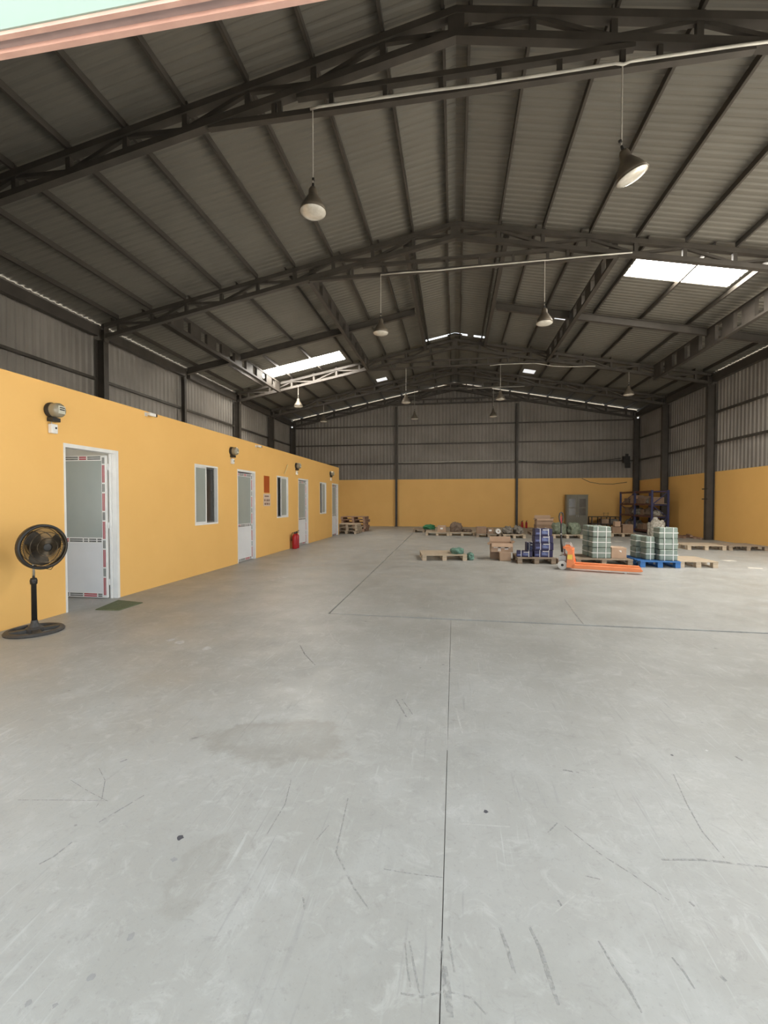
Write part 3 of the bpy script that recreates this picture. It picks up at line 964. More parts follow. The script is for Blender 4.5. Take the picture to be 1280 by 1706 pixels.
# ------------------------------------------------------------------ pendant lamps and conduits
lp = thing('pendant_lamp', '', 'lamp', (0, 0, 0), 0, 'bell shaped pendant lamps')
MB().tube([(0, 0, 0.36), (0, 0, 1.42)], 0.008, 6).build('stem', 'cord', lp)
MB().lathe([(0.0, 0.41), (0.016, 0.40), (0.02, 0.36), (0.014, 0.335), (0.0, 0.335)], 10).box(-0.012, 0.02, -0.012, 0.012, 0.44, 0.475).build('hook', 'black', lp)
shp = MB().lathe([(0.0, 0.34), (0.045, 0.335), (0.062, 0.30), (0.066, 0.235), (0.085, 0.205), (0.135, 0.13), (0.175, 0.055), (0.192, 0.0), (0.186, 0.0), (0.168, 0.055), (0.128, 0.125), (0.08, 0.195), (0.0, 0.2)], 28).build('shade', 'shade', lp, smooth=True)
MB().lathe([(0.186, 0.004), (0.178, -0.012), (0.14, -0.03), (0.08, -0.042), (0.0, -0.046)], 28).build('lens', 'reflector', lp, smooth=True)
MB().tube([(0.189 * math.cos(2 * PI * k / 28), 0.189 * math.sin(2 * PI * k / 28), 0.0) for k in range(28)], 0.007, 6, closed=True).build('rim', 'shade', lp, smooth=True)
ZL = 5.57
LAMPS = [(-2.0, 6.14, 'nearest left pendant lamp, large bell shade under first truss', 0), (2.09, 6.14, 'nearest right pendant lamp, large bell shade tilted on its cord', 1),
         (-1.79, 10.74, 'left pendant lamp under the second truss, beside the small roof light', 0), (2.04, 10.74, 'right pendant lamp under the second truss, left of the bright right skylight', 0),
         (-6.69, 18.39, 'pendant lamp hanging from the cream lit part of the third truss', 0), (-2.0, 18.39, 'pendant lamp left of the ridge under the third truss', 0),
         (1.82, 18.39, 'pendant lamp right of the ridge under the third truss', 0), (6.63, 18.39, 'pendant lamp hanging right of middle near right wall, under third truss', 0),
         (-6.66, 22.04, 'small far pendant lamp at left, in front of the daylight slit', 0), (-1.97, 22.04, 'small far pendant lamp left of middle before the back cladding', 0),
         (1.85, 22.04, 'small far pendant lamp right of middle before the back cladding', 0)]
for i, (x, yy, lab, tilt) in enumerate(LAMPS):
    c = lp if i == 0 else copy_tree(lp)
    c.location = (x, yy, ZL)
    c['label'] = lab
    far = abs(x) > 5
    for ch in c.children:
        if ch.name.startswith('stem') and far:
            ch.scale = (1, 1, 1)
            ch.data = ch.data.copy()
            for v in ch.data.vertices:
                if v.co.z > 1:
                    v.co.z = zbot(x) - ZL + 0.02
    if tilt:
        for ch in c.children:
            if not ch.name.startswith('stem'):
                ch.rotation_euler = (0.0, math.radians(-21), math.radians(12))
                ch.location = (0.13, 0.0, 0.02)


def conduit(pts, r, label, mat='pipe', cat='conduit', name='conduit_pipe'):
    return tag(MB().tube(pts, r, 8).build(name, mat, smooth=True), label, cat)


conduit([(-2.03, 6.112, 6.985), (-1.9, 6.112, 7.0), (-0.5, 6.112, 7.0), (0.3, 6.112, 6.985), (1.2, 6.112, 6.99), (2.0, 6.112, 7.0), (2.09, 6.112, 6.975), (2.18, 6.112, 7.0), (3.4, 6.112, 7.0), (4.3, 6.112, 6.98)], 0.018, 'pale conduit pipe strung along the first truss tie')
conduit([(-1.79, 10.712, 6.965), (-1.2, 10.712, 6.97), (-0.4, 10.712, 6.955), (0.3, 10.712, 6.975), (1.2, 10.712, 6.98), (2.0, 10.712, 6.99), (2.1, 10.712, 6.985), (3.0, 10.712, 7.0), (3.9, 10.712, 7.0)], 0.016, 'pale conduit pipe strung along the second truss tie')
conduit([(1.4, 18.362, 6.93), (1.82, 18.362, 6.96), (2.6, 18.362, 6.95), (3.2, 18.362, 6.93), (3.8, 18.362, 6.8), (4.4, 18.362, 6.74), (5.4, 18.362, 6.72)], 0.016, 'sagging pale cable along the third truss, right of the ridge')
conduit([(0.6, 22.012, 6.94), (1.85, 22.012, 6.97), (3.3, 22.012, 6.96)], 0.014, 'short pale conduit along the fourth truss tie')
conduit([(-3.2, YB - 0.09, 3.72), (-1.0, YB - 0.09, 3.72), (0.0, YB - 0.09, 3.745), (3.3, YB - 0.09, 3.76)], 0.022, 'pale conduit crossing the middle of the back wall cladding')
for xx in (0.0, 2.3):
    pass
# slack cable on the back wall and dark junction box in the corner
conduit([(3.55, YB - 0.085, 3.72), (4.6, YB - 0.085, 3.60), (5.6, YB - 0.085, 3.52), (6.7, YB - 0.085, 3.58), (7.8, YB - 0.085, 3.66), (8.85, YB - 0.10, 3.78)], 0.014, 'black cable sagging across back cladding to the corner box', 'black', 'cable', 'slack_cable')
conduit([(6.9, YB - 0.016, 2.72), (7.3, YB - 0.016, 2.52), (7.8, YB - 0.016, 2.42), (8.5, YB - 0.016, 2.40), (9.2, YB - 0.016, 2.5)], 0.012, 'thin dark cable hanging on back yellow wall above desk', 'black', 'cable', 'slack_cable')
t = thing('junction_box', 'dark electrical box mounted in the rear right corner', 'electrical box', (9.08, 25.42, 3.25))
MB().box(-0.16, 0.16, -0.1, 0.1, 0.28, 0.62).build('housing', 'black', t)
MB().box(-0.04, 0.2, -0.06, 0.06, 0.0, 0.28).box(-0.02, 0.1, -0.05, 0.05, 0.62, 0.75).build('mounting_bracket', 'black', t)

# ------------------------------------------------------------------ fittings on the office wall
mp_ = thing('electricity_meter', '', 'meter', (0, 0, 0), 0, 'electricity meters above the office doors')
MB().lathe([(0.0, 0.0), (0.098, 0.0), (0.10, 0.03), (0.092, 0.045), (0.092, 0.06)], 24, axis=(1, 0, 0)).build('base_ring', 'black', mp_, smooth=True)
MB().lathe([(0.09, 0.055), (0.09, 0.10), (0.087, 0.13), (0.075, 0.148), (0.04, 0.156), (0.0, 0.157)], 24, axis=(1, 0, 0)).build('glass_cover', 'meterglass', mp_, smooth=True)
MB().box(0.157, 0.162, -0.045, 0.05, -0.045, 0.05, 0).box(0.162, 0.164, -0.03, 0.04, 0.022, 0.034, 1).box(0.162, 0.164, -0.03, 0.04, -0.004, 0.01, 1).build('name_plate', ['meterface', 'black'], mp_)
MB().box(0.0, 0.085, -0.055, 0.055, -0.14, -0.092).build('terminal_block', 'black', mp_)
bx_ = thing('breaker_box', '', 'switch', (0, 0, 0), 0, 'breaker boxes below the meters')
rbox('cover', 'white', (0.055, 0.09, 0.115), 0.006, bx_, (0.03, 0, 0))
MB().box(0.0575, 0.066, 0.005, 0.022, 0.055, 0.078).build('switch_knob', 'black', bx_)
MB().tube([(0.02, -0.01, 0.115), (0.02, -0.012, 0.144)], 0.006, 6).build('wire', 'cord', bx_)
METY = [(4.83, 'first', 'above the fan'), (9.36, 'second', 'left of the second door'), (13.5, 'third', 'above the second window and third door'), (17.45, 'fourth', 'near the far office corner')]
for i, (yy, w, wh) in enumerate(METY):
    c = mp_ if i == 0 else copy_tree(mp_)
    c.location = (XO, yy, 2.59)
    c['label'] = ('largest round glass electricity meter on the yellow wall, above the fan', 'round electricity meter on yellow wall between first window and second door',
                  'small round electricity meter on yellow wall above third door', 'smallest round electricity meter on yellow wall above last office door')[i]
    d = bx_ if i == 0 else copy_tree(bx_)
    d.location = (XO, yy, 2.305)
    d['label'] = ('white breaker box under the nearest electricity meter', 'white breaker box under the meter beside second door',
                  'small white breaker box under the third meter', 'tiny white breaker box under the farthest meter')[i]


def wallcam(y, z, lab):
    t = thing('security_camera', lab, 'camera', (XO, y, z), 0, 'small fittings along the office wall top')
    MB().box(0, 0.012, -0.03, 0.03, -0.03, 0.03).bar((0.01, 0, 0), (0.06, 0, 0), 0.016, 0.016).build('bracket', 'white', t)
    rbox('housing', 'white', (0.05, 0.15, 0.05), 0.006, t, (0.075, 0.05, -0.025))
    MB().box(0.052, 0.102, 0.127, 0.15, -0.022, 0.022).build('lens_hood', 'black', t)


wallcam(6.56, 2.88, 'small white camera with dark end, near wall top past first door')
wallcam(10.62, 2.86, 'small white camera at wall top above second door')
tag(MB().bar((XO + 0.02, 12.48, 2.27), (XO + 0.03, 12.72, 2.56), 0.022, 0.03).build('wooden_stick', 'palestick'), 'thin pale yellow stick slanting above the second window', 'stick')
t = tag(MB().box(0, 0.008, -0.17, 0.17, 0, 0.45).build('notice_board', 'signred', None, (XO, 11.26, 1.69)), 'upright orange-red notice panel right of the second door', 'sign')
t = thing('printed_notice', 'pale printed notice sheet below the orange-red panel', 'sign', (XO, 11.27, 1.33))
MB().box(0, 0.006, -0.22, 0.22, 0, 0.33).build('sheet', 'signpink', t)
for z, seg in ((0.265, ((-0.15, 0.12),)), (0.155, ((-0.18, -0.09), (-0.04, 0.06), (0.09, 0.17))), (0.06, ((-0.16, -0.05), (-0.02, 0.08), (0.11, 0.17)))):
    for a, b in seg:
        h = 0.018 if z > 0.2 else 0.028
        MB().box(0.006, 0.007, a, b, z - h, z + h).build('faded_print', 'signtext', t)

# olive mat by the first door
tag(MB().prism_xy([(-4.74, 5.19), (-4.40, 5.21), (-4.40, 5.66), (-4.86, 5.74)], 0.0, 0.01).build('door_mat', 'mat'), 'olive green mat on the floor by the open first door', 'mat')

# ------------------------------------------------------------------ pedestal fan
fan = thing('pedestal_fan', 'black pedestal fan standing by the yellow wall before the open door', 'fan', (-4.62, 4.215, 0), 0)
b = MB()
R0 = 0.275
b.lathe([(R0, 0.0), (R0 + 0.004, 0.015), (R0 - 0.01, 0.032), (R0 - 0.045, 0.036), (R0 - 0.055, 0.02), (R0 - 0.055, 0.0)], 40)
b.lathe([(0.085, 0.0), (0.085, 0.045), (0.06, 0.06), (0.035, 0.10), (0.03, 0.13), (0.0, 0.13)], 24)
for k in range(4):
    a = k * PI / 2 + 0.95
    c, s = math.cos(a), math.sin(a)
    b.bar((0.07 * c, 0.07 * s, 0.022), ((R0 - 0.03) * c, (R0 - 0.03) * s, 0.018), 0.075, 0.034)
b.build('base', 'fanbase', fan, smooth=False)
MB().lathe([(0.0, 0.1), (0.027, 0.1), (0.025, 0.53), (0.034, 0.535), (0.036, 0.575), (0.028, 0.60), (0.0, 0.60)], 18).build('lower_pole', 'black', fan, smooth=True)
MB().tube([(0, 0.0, 0.555), (0.035, -0.03, 0.555)], 0.012, 8).build('clamp_knob', 'black', fan)
MB().tube([(0, 0, 0.58), (0, 0, 0.90)], 0.014, 12).build('upper_pole', 'chrome', fan, smooth=True)
hd = bpy.data.objects.new('fan_head', None)
COL.objects.link(hd)
hd.parent = fan
hd.empty_display_size = 0.1
hd.location = (0.115, 0.005, 0.95)
ax = Vector((0.96, -0.27, -0.03)).normalized()
hd.rotation_euler = ax.to_track_quat('Z', 'Y').to_euler()
RF = 0.236


def ring(r, z, n=44):
    return [(r * math.cos(2 * PI * k / n), r * math.sin(2 * PI * k / n), z) for k in range(n)]


MB().lathe([(RF - 0.004, -0.03), (RF + 0.014, -0.024), (RF + 0.014, 0.026), (RF, 0.034), (RF - 0.016, 0.028), (RF - 0.014, -0.02), (RF - 0.004, -0.03)], 44).build('grille_rim', 'black', hd, smooth=True)


def grille(name, zs, parent):
    b = MB()
    nw = 110
    for k in range(nw):
        a = 2 * PI * k / nw
        b.tube([(r * math.cos(a + tw_), r * math.sin(a + tw_), z) for r, z, tw_ in zs], 0.0021, 4, cap=False)
    for r, z, tw_ in (zs[1], zs[2], zs[3]):
        b.tube(ring(r, z), 0.004, 5, closed=True)
    return b.build(name, 'brass', parent)


grille('front_grille', [(0.045, 0.105, 0.25), (0.10, 0.10, 0.15), (0.165, 0.09, 0.06), (0.212, 0.06, 0.02), (RF - 0.004, 0.01, 0.0)], hd)
grille('rear_grille', [(0.06, -0.12, 0.0), (0.11, -0.115, 0.0), (0.17, -0.10, 0.0), (0.218, -0.06, 0.0), (RF - 0.004, -0.005, 0.0)], hd)
MB().lathe([(0.0, 0.104), (0.03, 0.104), (0.05, 0.098), (0.052, 0.09), (0.0, 0.088)], 24).build('front_badge', 'black', hd, smooth=True)
MB().lathe([(0.0, 0.06), (0.035, 0.055), (0.042, 0.02), (0.04, -0.05), (0.0, -0.05)], 20).build('hub', 'black', hd, smooth=True)
for k in range(3):
    b = MB()
    vs, n, mseg = [], 8, 7
    for i in range(n + 1):
        r = 0.035 + 0.165 * i / n
        wd = 0.55 + 0.75 * math.sin(PI * min(i / n * 0.75 + 0.12, 1))
        for j in range(mseg + 1):
            a = 2 * PI * k / 3 + (j / mseg - 0.5) * wd + 0.35 * i / n
            vs.append((r * math.cos(a), r * math.sin(a), 0.03 * (j / mseg - 0.5) * 1.6))
    b.add(vs, [(i * (mseg + 1) + j, i * (mseg + 1) + j + 1, (i + 1) * (mseg + 1) + j + 1, (i + 1) * (mseg + 1) + j) for i in range(n) for j in range(mseg)])
    o = b.build('fan_blade', 'black', hd, smooth=True)
    sd = o.modifiers.new('thickness', 'SOLIDIFY')
    sd.thickness = 0.003
MB().lathe([(0.0, -0.21), (0.05, -0.205), (0.066, -0.18), (0.07, -0.12), (0.06, -0.09), (0.0, -0.09)], 20).build('motor_housing', 'black', hd, smooth=True)
MB().tube([(0.02, 0.03, 0.80), (0.07, 0.06, 0.70), (0.13, 0.09, 0.685), (0.17, 0.10, 0.74)], 0.004, 6).build('power_cord', 'black', fan)


# ------------------------------------------------------------------ fire extinguishers
def extinguisher(loc, lab, s=1.0, rz=0.0):
    t = thing('fire_extinguisher', lab, 'fire extinguisher', loc, rz, 'fire extinguishers')
    t.scale = (s, s, s)
    MB().lathe([(0.0, 0.0), (0.062, 0.0), (0.068, 0.012), (0.068, 0.33), (0.058, 0.365), (0.03, 0.39), (0.02, 0.41), (0.0, 0.41)], 20).build('cylinder', 'extred', t, smooth=True)
    MB().box(-0.018, 0.018, -0.018, 0.018, 0.405, 0.45).bar((-0.01, 0, 0.45), (0.10, 0, 0.485), 0.02, 0.012).bar((-0.01, 0, 0.43), (0.09, 0, 0.435), 0.02, 0.01).build('valve', 'black', t)
    MB().tube([(-0.015, 0, 0.43), (-0.06, -0.02, 0.44), (-0.085, -0.03, 0.38), (-0.08, -0.03, 0.22)], [0.008, 0.008, 0.008, 0.012], 8).build('hose', 'black', t, smooth=True)
    MB().lathe([(0.0685, 0.12), (0.0692, 0.12), (0.0692, 0.25), (0.0685, 0.25)], 20).build('label_band', 'extred', t)
    return t


extinguisher((-4.86, 12.98, 0), 'red fire extinguisher on floor by yellow wall left of third door', 1.12, 0.4)
extinguisher((-4.87, 13.19, 0), 'red fire extinguisher right behind the other one at third door', 1.12, 1.2)
extinguisher((3.70, 25.2, 0.0), 'left of two far red fire extinguishers at back wall column', 0.85, 0.4)
extinguisher((3.92, 25.15, 0.0), 'right of two far red fire extinguishers at back wall column', 0.85, 0.9)


# ------------------------------------------------------------------ pallets
def pallet(cx, cy, w, d, lab, mat='wood', rz=0.0, z=0.0, h=0.14, n=7, parent=None, group='pallets'):
    t = thing('plastic_pallet' if mat == 'blue' else 'wooden_pallet', lab, 'pallet', (cx, cy, z), rz, group)
    bt, bw = 0.02, 0.10
    blk = h - 3 * bt
    proto = None
    for k in range(n):
        yy = -d / 2 + 0.05 + (d - 0.10) * k / (n - 1)
        if proto is None:
            proto = MB().box(-w / 2, w / 2, -0.05 if mat != 'blue' else -0.06, 0.05 if mat != 'blue' else 0.06, h - bt, h).build('deck_board', mat, t, (0, yy, 0))
        else:
            inst(proto, t, (0, yy, 0))
    pr2 = pr3 = None
    for i in range(3):
        xx = -w / 2 + 0.055 + (w - 0.11) * i / 2
        if pr2 is None:
            pr2 = MB().box(-0.05, 0.05, -d / 2 + 0.004, d / 2 - 0.004, h - 2 * bt, h - bt).build('stringer_board', mat, t, (xx, 0, 0))
            pr3 = MB().box(-0.05, 0.05, -d / 2 + 0.002, d / 2 - 0.002, 0.0, bt).build('bottom_board', mat, t, (xx, 0, 0))
        else:
            inst(pr2, t, (xx, 0, 0))
            inst(pr3, t, (xx, 0, 0))
        for j in range(3):
            yy = -d / 2 + 0.065 + (d - 0.13) * j / 2
            MB().box(-0.052, 0.052, -0.06, 0.06, bt, h - 2 * bt).build('block', mat, t, (xx, yy, 0))
    return t


pallet(-0.30, 11.42, 1.10, 1.05, 'lone pale wooden pallet with green tarp on its right end', rz=0.14)
pallet(1.90, 11.12, 0.86, 0.95, 'wooden pallet carrying the stacked violet boxes', 'woodold', rz=0.0)
pallet(3.38, 11.20, 1.22, 1.05, 'wooden pallet behind orange jack, under green wrapped stack', 'woodold', rz=0.0)
pallet(4.47, 11.02, 0.82, 1.10, 'blue plastic pallet under the right green wrapped blocks', 'blue', rz=0.0)
pallet(5.30, 11.10, 0.78, 1.0, 'empty pale wooden pallet right of the blue pallet', rz=0.0)
pallet(7.45, 14.98, 1.06, 1.0, 'empty wooden pallet on the right floor, left of two side by side', rz=0.0)
pallet(8.56, 15.0, 1.08, 1.0, 'empty wooden pallet next to the right yellow wall', 'woodold', rz=0.04)
pallet(-1.42, 21.2, 1.0, 1.0, 'farthest left floor pallet, under the bright green bag', 'woodold')
pallet(-0.72, 19.4, 1.0, 1.0, 'wooden pallet under brown carton near the back, left end of row', 'wood', 0.02)
pallet(0.34, 19.45, 1.08, 1.0, 'wooden pallet under the crumpled brown bag', 'wood', 0.0)
pallet(1.40, 18.85, 1.0, 1.0, 'dark pallet under two small cartons and a white roll', 'woodold')
pallet(2.36, 18.5, 0.86, 1.0, 'wooden pallet under the heap of grey bags', 'wood')
pallet(3.80, 20.2, 1.05, 1.05, 'wooden pallet under the far open carton stack', 'woodold')
pallet(4.42, 18.75, 1.12, 1.0, 'wooden pallet under two mottled green sacks', 'wood')
pallet(6.88, 19.95, 0.95, 1.0, 'wooden pallet with small cartons before the storage rack', 'wood')
# stacks by the far end of the office
for k in range(3):
    pallet(-4.80 + 0.03 * (k % 2), 19.85, 0.95, 1.0, ('lowest', 'second', 'topmost')[k] + ' wooden pallet in nearer stack at far office corner', 'wood', 0.03 * (k - 1), k * 0.145, 0.14)
for k in range(5):
    pallet(-4.85 + 0.05 * (k % 2), 21.3, 1.2, 1.0, ('bottom', 'second', 'middle', 'fourth', 'topmost')[k] + ' reddish pallet in taller stack behind at back left', 'woodred', 0.05 * (k % 3 - 1), k * 0.145, 0.14)

# ------------------------------------------------------------------ boxes and wrapped blocks


def carton(lab, cx, cy, z, d, mat='carton', rz=0.0, opened=False, tape=True, label=False, group=None, bev=0.006, seed=1):
    t = thing('carton', lab, 'box', (cx, cy, z), rz, group)
    w, l, h = d
    if not opened:
        rbox('body', mat, d, bev, t, jitter=0.006, seed=seed)
        if tape:
            MB().box(-w / 2 - 0.002, w / 2 + 0.002, -0.025, 0.025, h, h + 0.003).build('tape', 'tape', t)
    else:
        k = 0.006
        MB().box(-w / 2, w / 2, -l / 2, -l / 2 + k, 0, h).box(-w / 2, w / 2, l / 2 - k, l / 2, 0, h).box(-w / 2, -w / 2 + k, -l / 2 + k, l / 2 - k, 0, h).box(w / 2 - k, w / 2, -l / 2 + k, l / 2 - k, 0, h).box(-w / 2 + k, w / 2 - k, -l / 2 + k, l / 2 - k, 0, k).build('body', mat, t)
        MB().bar((0, l / 2, h), (0, l / 2 + 0.03, h + 0.13), w, 0.006, 0, (0, -1, 0)).build('flap', mat, t)
        MB().bar((0, -l / 2, h), (0, -l / 2 - 0.05, h - 0.09), w * 0.96, 0.006, 0, (0, -1, 0)).build('flap', mat, t)
        MB().bar((-w / 2, 0, h), (-w / 2 - 0.07, 0, h - 0.05), l, 0.006).build('flap', mat, t)
        MB().bar((w / 2, 0, h), (w / 2 + 0.05, 0, h + 0.04), l, 0.006).build('flap', mat, t)
    if label:
        MB().box(-0.06, 0.05, -l / 2 - 0.003, -l / 2 - 0.001 + 0.002, h * 0.45, h * 0.45 + 0.07).build('paper_label', 'white', t)
    return t


def strap_loop(w, l, h, off, axis, sw=0.018, e=0.004):
    """loop around a box of size w,l,h on z=0: axis x -> loop in the YZ plane at x=off, z -> loop in XY plane at height off"""
    b = MB()
    if axis == 'x':
        b.box(off - sw / 2, off + sw / 2, -l / 2 - e, -l / 2, 0, h + e).box(off - sw / 2, off + sw / 2, l / 2, l / 2 + e, 0, h + e).box(off - sw / 2, off + sw / 2, -l / 2, l / 2, h, h + e)
    elif axis == 'y':
        b.box(-w / 2 - e, -w / 2, off - sw / 2, off + sw / 2, 0, h + e).box(w / 2, w / 2 + e, off - sw / 2, off + sw / 2, 0, h + e).box(-w / 2, w / 2, off - sw / 2, off + sw / 2, h, h + e)
    else:
        b.box(-w / 2 - e, w / 2 + e, -l / 2 - e, -l / 2, off - sw / 2, off + sw / 2).box(-w / 2 - e, w / 2 + e, l / 2, l / 2 + e, off - sw / 2, off + sw / 2).box(-w / 2 - e, -w / 2, -l / 2, l / 2, off - sw / 2, off + sw / 2).box(w / 2, w / 2 + e, -l / 2, l / 2, off - sw / 2, off + sw / 2)
    return b


def block(lab, cx, cy, z, w, l, h, rz=0.0, seed=1, group='green wrapped blocks'):
    t = thing('wrapped_block', lab, 'package', (cx, cy, z), rz, group)
    rbox('wrapping', 'sage', (w, l, h), 0.016, t, jitter=0.008, seed=seed)
    for a in ((-0.22, 0.24) if w > 0.3 else (0.0,)):
        strap_loop(w, l, h, a * w, 'x', 0.014, 0.006).build('strap', 'white', t)
    strap_loop(w, l, h, h * 0.52, 'z', 0.014, 0.006).build('strap', 'white', t)
    return t


LV = ('bottom', 'middle', 'top')
for k in range(3):
    block(LV[k] + ' front green wrapped block of left stack behind the jack', 3.365, 10.98, 0.14 + k * 0.246, 0.40, 0.30, 0.24, 0.02 * (k - 1), 3 + k)
    block(LV[k] + ' rear green wrapped block of left stack behind the jack', 3.35, 11.36, 0.14 + k * 0.246, 0.42, 0.38, 0.24, 0.015 * (1 - k), 13 + k)
for k in range(3):
    block(LV[k] + ' green wrapped block of the tall stack on blue pallet', 4.69, 10.78, 0.14 + k * 0.246, 0.385, 0.34, 0.24, 0.02 * (1 - k), 23 + k)
for j, (cx, cy, w, l) in enumerate(((4.36, 10.86, 0.19, 0.30), (4.30, 11.24, 0.22, 0.34))):
    for k in range(2):
        block(('lower', 'upper')[k] + (' narrow green block left of tall stack on blue pallet', ' rear left green block on the blue pallet')[j], cx, cy, 0.14 + k * 0.264, w, l, 0.255, 0.015 * (k - 0.5), 33 + k + 5 * j)



def vbox(lab, cx, cy, z, w, l, h, rz=0.0, seed=1, rx=0.0):
    t = thing('violet_box', lab, 'box', (cx, cy, z), rz, 'violet printed boxes')
    t.rotation_euler = (rx, 0, rz)
    rbox('body', 'purple', (w, l, h), 0.004, t, jitter=0.003, seed=seed)
    e = -l / 2 - 0.002
    MB().box(-w * 0.10, w * 0.24, e, e + 0.003, h * 0.25, h * 0.72).build('printed_patch', 'printblue', t)
    MB().box(-w * 0.44, -w * 0.22, e, e + 0.003, h * 0.2, h * 0.45).build('printed_patch', 'printblue', t)
    MB().box(-w * 0.05, w * 0.3, e, e + 0.003, h * 0.80, h * 0.9).build('printed_line', 'white', t)
    for a in (-0.20, 0.28):
        strap_loop(w, l, h, a * w, 'x', 0.014, 0.005).build('strap', 'white', t)
    return t


for k in range(4):
    vbox(('lowest', 'second', 'third', 'topmost')[k] + ' violet printed box of the four-high stack', 2.085 + 0.012 * (k % 2) - (0.02 if k == 3 else 0), 11.0, 0.14 + k * 0.169, 0.42 - 0.03 * (k == 3), 0.33, 0.162, 0.015 * (k - 1), 50 + k)
vbox('violet box with white label lying left on the pallet', 1.66, 10.92, 0.145, 0.36, 0.26, 0.13, -0.15, 61)
vbox('violet box standing behind the fallen violet box', 1.86, 11.36, 0.14, 0.2, 0.3, 0.3, 0.0, 62)

carton('small closed carton at the bottom of the crumpled carton pile', 1.235, 11.20, 0.0, (0.27, 0.28, 0.20), seed=2)
carton('flat carton at the rear under the crumpled open carton', 1.10, 11.56, 0.0, (0.36, 0.34, 0.19), 'cartondark', seed=4)
pile = carton('open crumpled carton with taped sides on top of pile', 1.17, 11.42, 0.204, (0.52, 0.46, 0.22), opened=True, tape=False)
for k, (a, b, z0, z1) in enumerate(((-0.10, -0.03, 0.02, 0.20), (0.06, 0.15, 0.06, 0.21), (-0.2, 0.2, 0.10, 0.125))):
    MB().box(a, b, -0.235, -0.2305, z0, z1).build('tape', 'tape', pile)
carton('small carton beside the jack wheel at the violet pallet end', 2.45, 10.85, 0.0, (0.14, 0.2, 0.12), 'cartondark', seed=6)
carton('brown carton with white label beside left green stack', 3.76, 11.08, 0.14, (0.33, 0.40, 0.25), 'carton', label=True, seed=7)

# tarp on the lone pallet
t = tag(lump('green_tarp', 'green_net', (0.32, 0.5, 0.14), 3, None, (0.07, 11.32, 0.14), 0.2, 0.55), 'crumpled green tarp at right end of lone pallet', 'tarp')
tag(lump('tarp_fold', 'green_net', (0.16, 0.3, 0.18), 4, None, (0.40, 11.2, 0.0), 0.1, 0.5), 'green tarp fold hanging down beside lone pallet', 'tarp')

# ------------------------------------------------------------------ hand pallet jack
pj = thing('pallet_jack', 'orange hand pallet jack with upright black handle', 'pallet jack', (2.42, 10.02, 0), math.radians(-17))
for yy in (-0.19, 0.19):
    fk = MB().prism_xz([(0.10, 0.05), (1.28, 0.05), (1.36, 0.055), (1.40, 0.075), (1.36, 0.115), (0.10, 0.125)], yy - 0.075, yy + 0.075).build('fork', 'orange', pj)
    MB().lathe([(0.0, -0.04), (0.035, -0.04), (0.035, 0.04), (0.0, 0.04)], 16, (1.10, yy, 0.036), axis=(0, 1, 0)).build('load_roller', 'wheel', fk, smooth=False)
MB().prism_xz([(0.0, 0.06), (0.16, 0.06), (0.16, 0.13), (0.10, 0.46), (0.03, 0.50), (-0.06, 0.50), (-0.02, 0.44), (0.02, 0.40)], -0.265, -0.255 + 0.02).build('side_plate', 'orange', pj)
MB().prism_xz([(0.0, 0.06), (0.16, 0.06), (0.16, 0.13), (0.10, 0.46), (0.03, 0.50), (-0.06, 0.50), (-0.02, 0.44), (0.02, 0.40)], 0.235, 0.265).build('side_plate', 'orange', pj)
MB().box(0.05, 0.13, -0.235, 0.235, 0.10, 0.44).box(-0.08, 0.06, -0.12, 0.12, 0.44, 0.49).build('frame_plate', 'orange', pj)
MB().box(0.018, 0.115, -0.268, -0.2655, 0.235, 0.335).build('yellow_decal', 'yellowlabel', pj)
MB().lathe([(0.0, 0.10), (0.05, 0.10), (0.055, 0.30), (0.04, 0.32), (0.035, 0.42), (0.0, 0.42)], 16, (-0.08, 0, 0)).box(-0.17, -0.02, -0.08, 0.08, 0.17, 0.28).build('hydraulic_pump', 'pumpgrey', pj)
for yy in (-0.11, 0.11):
    wh = MB().lathe([(0.0, -0.028), (0.06, -0.028), (0.095, -0.025), (0.098, 0.0), (0.095, 0.025), (0.06, 0.028), (0.0, 0.028)], 28, (-0.085, yy - 0.06 if yy < 0 else yy, 0.098), axis=(0, 1, 0)).build('steer_wheel', 'wheel', pj, smooth=False)
    MB().lathe([(0.0, -0.034), (0.028, -0.034), (0.028, 0.034), (0.0, 0.034)], 14, (-0.085, yy - 0.06 if yy < 0 else yy, 0.098), axis=(0, 1, 0)).build('wheel_hub', 'black', wh)
MB().tube([(-0.10, -0.02, 0.36), (-0.125, -0.02, 0.62), (-0.13, -0.02, 0.98)], [0.03, 0.022, 0.018], 10).build('handle_shaft', 'black', pj)
hl = [(0.0, 0.96), (-0.055, 1.05), (-0.07, 1.13), (-0.045, 1.20), (0.0, 1.215), (0.045, 1.20), (0.07, 1.13), (0.055, 1.05)]
MB().tube([(-0.13 + u * 0.55, -0.02 + u * 0.4, z) for u, z in hl], 0.014, 8, closed=True).build('handle_loop', 'black', pj)
MB().bar((-0.13, -0.02, 0.98), (-0.13, -0.02, 1.14), 0.022, 0.03).build('release_lever', 'extred', pj)
MB().lathe([(0, -0.012), (0.016, 0), (0, 0.012)], 10, (-0.128, -0.045, 0.75)).build('white_tag', 'white', pj)
MB().tube([(-0.06, -0.12, 0.49), (-0.04, -0.14, 0.55), (0.05, -0.14, 0.56), (0.10, -0.12, 0.47)], 0.01, 8).build('guard_bar', 'pumpgrey', pj)
MB().tube([(-0.06, 0.12, 0.49), (-0.04, 0.14, 0.55), (0.05, 0.14, 0.56), (0.10, 0.12, 0.47)], 0.01, 8).build('guard_bar', 'pumpgrey', pj)

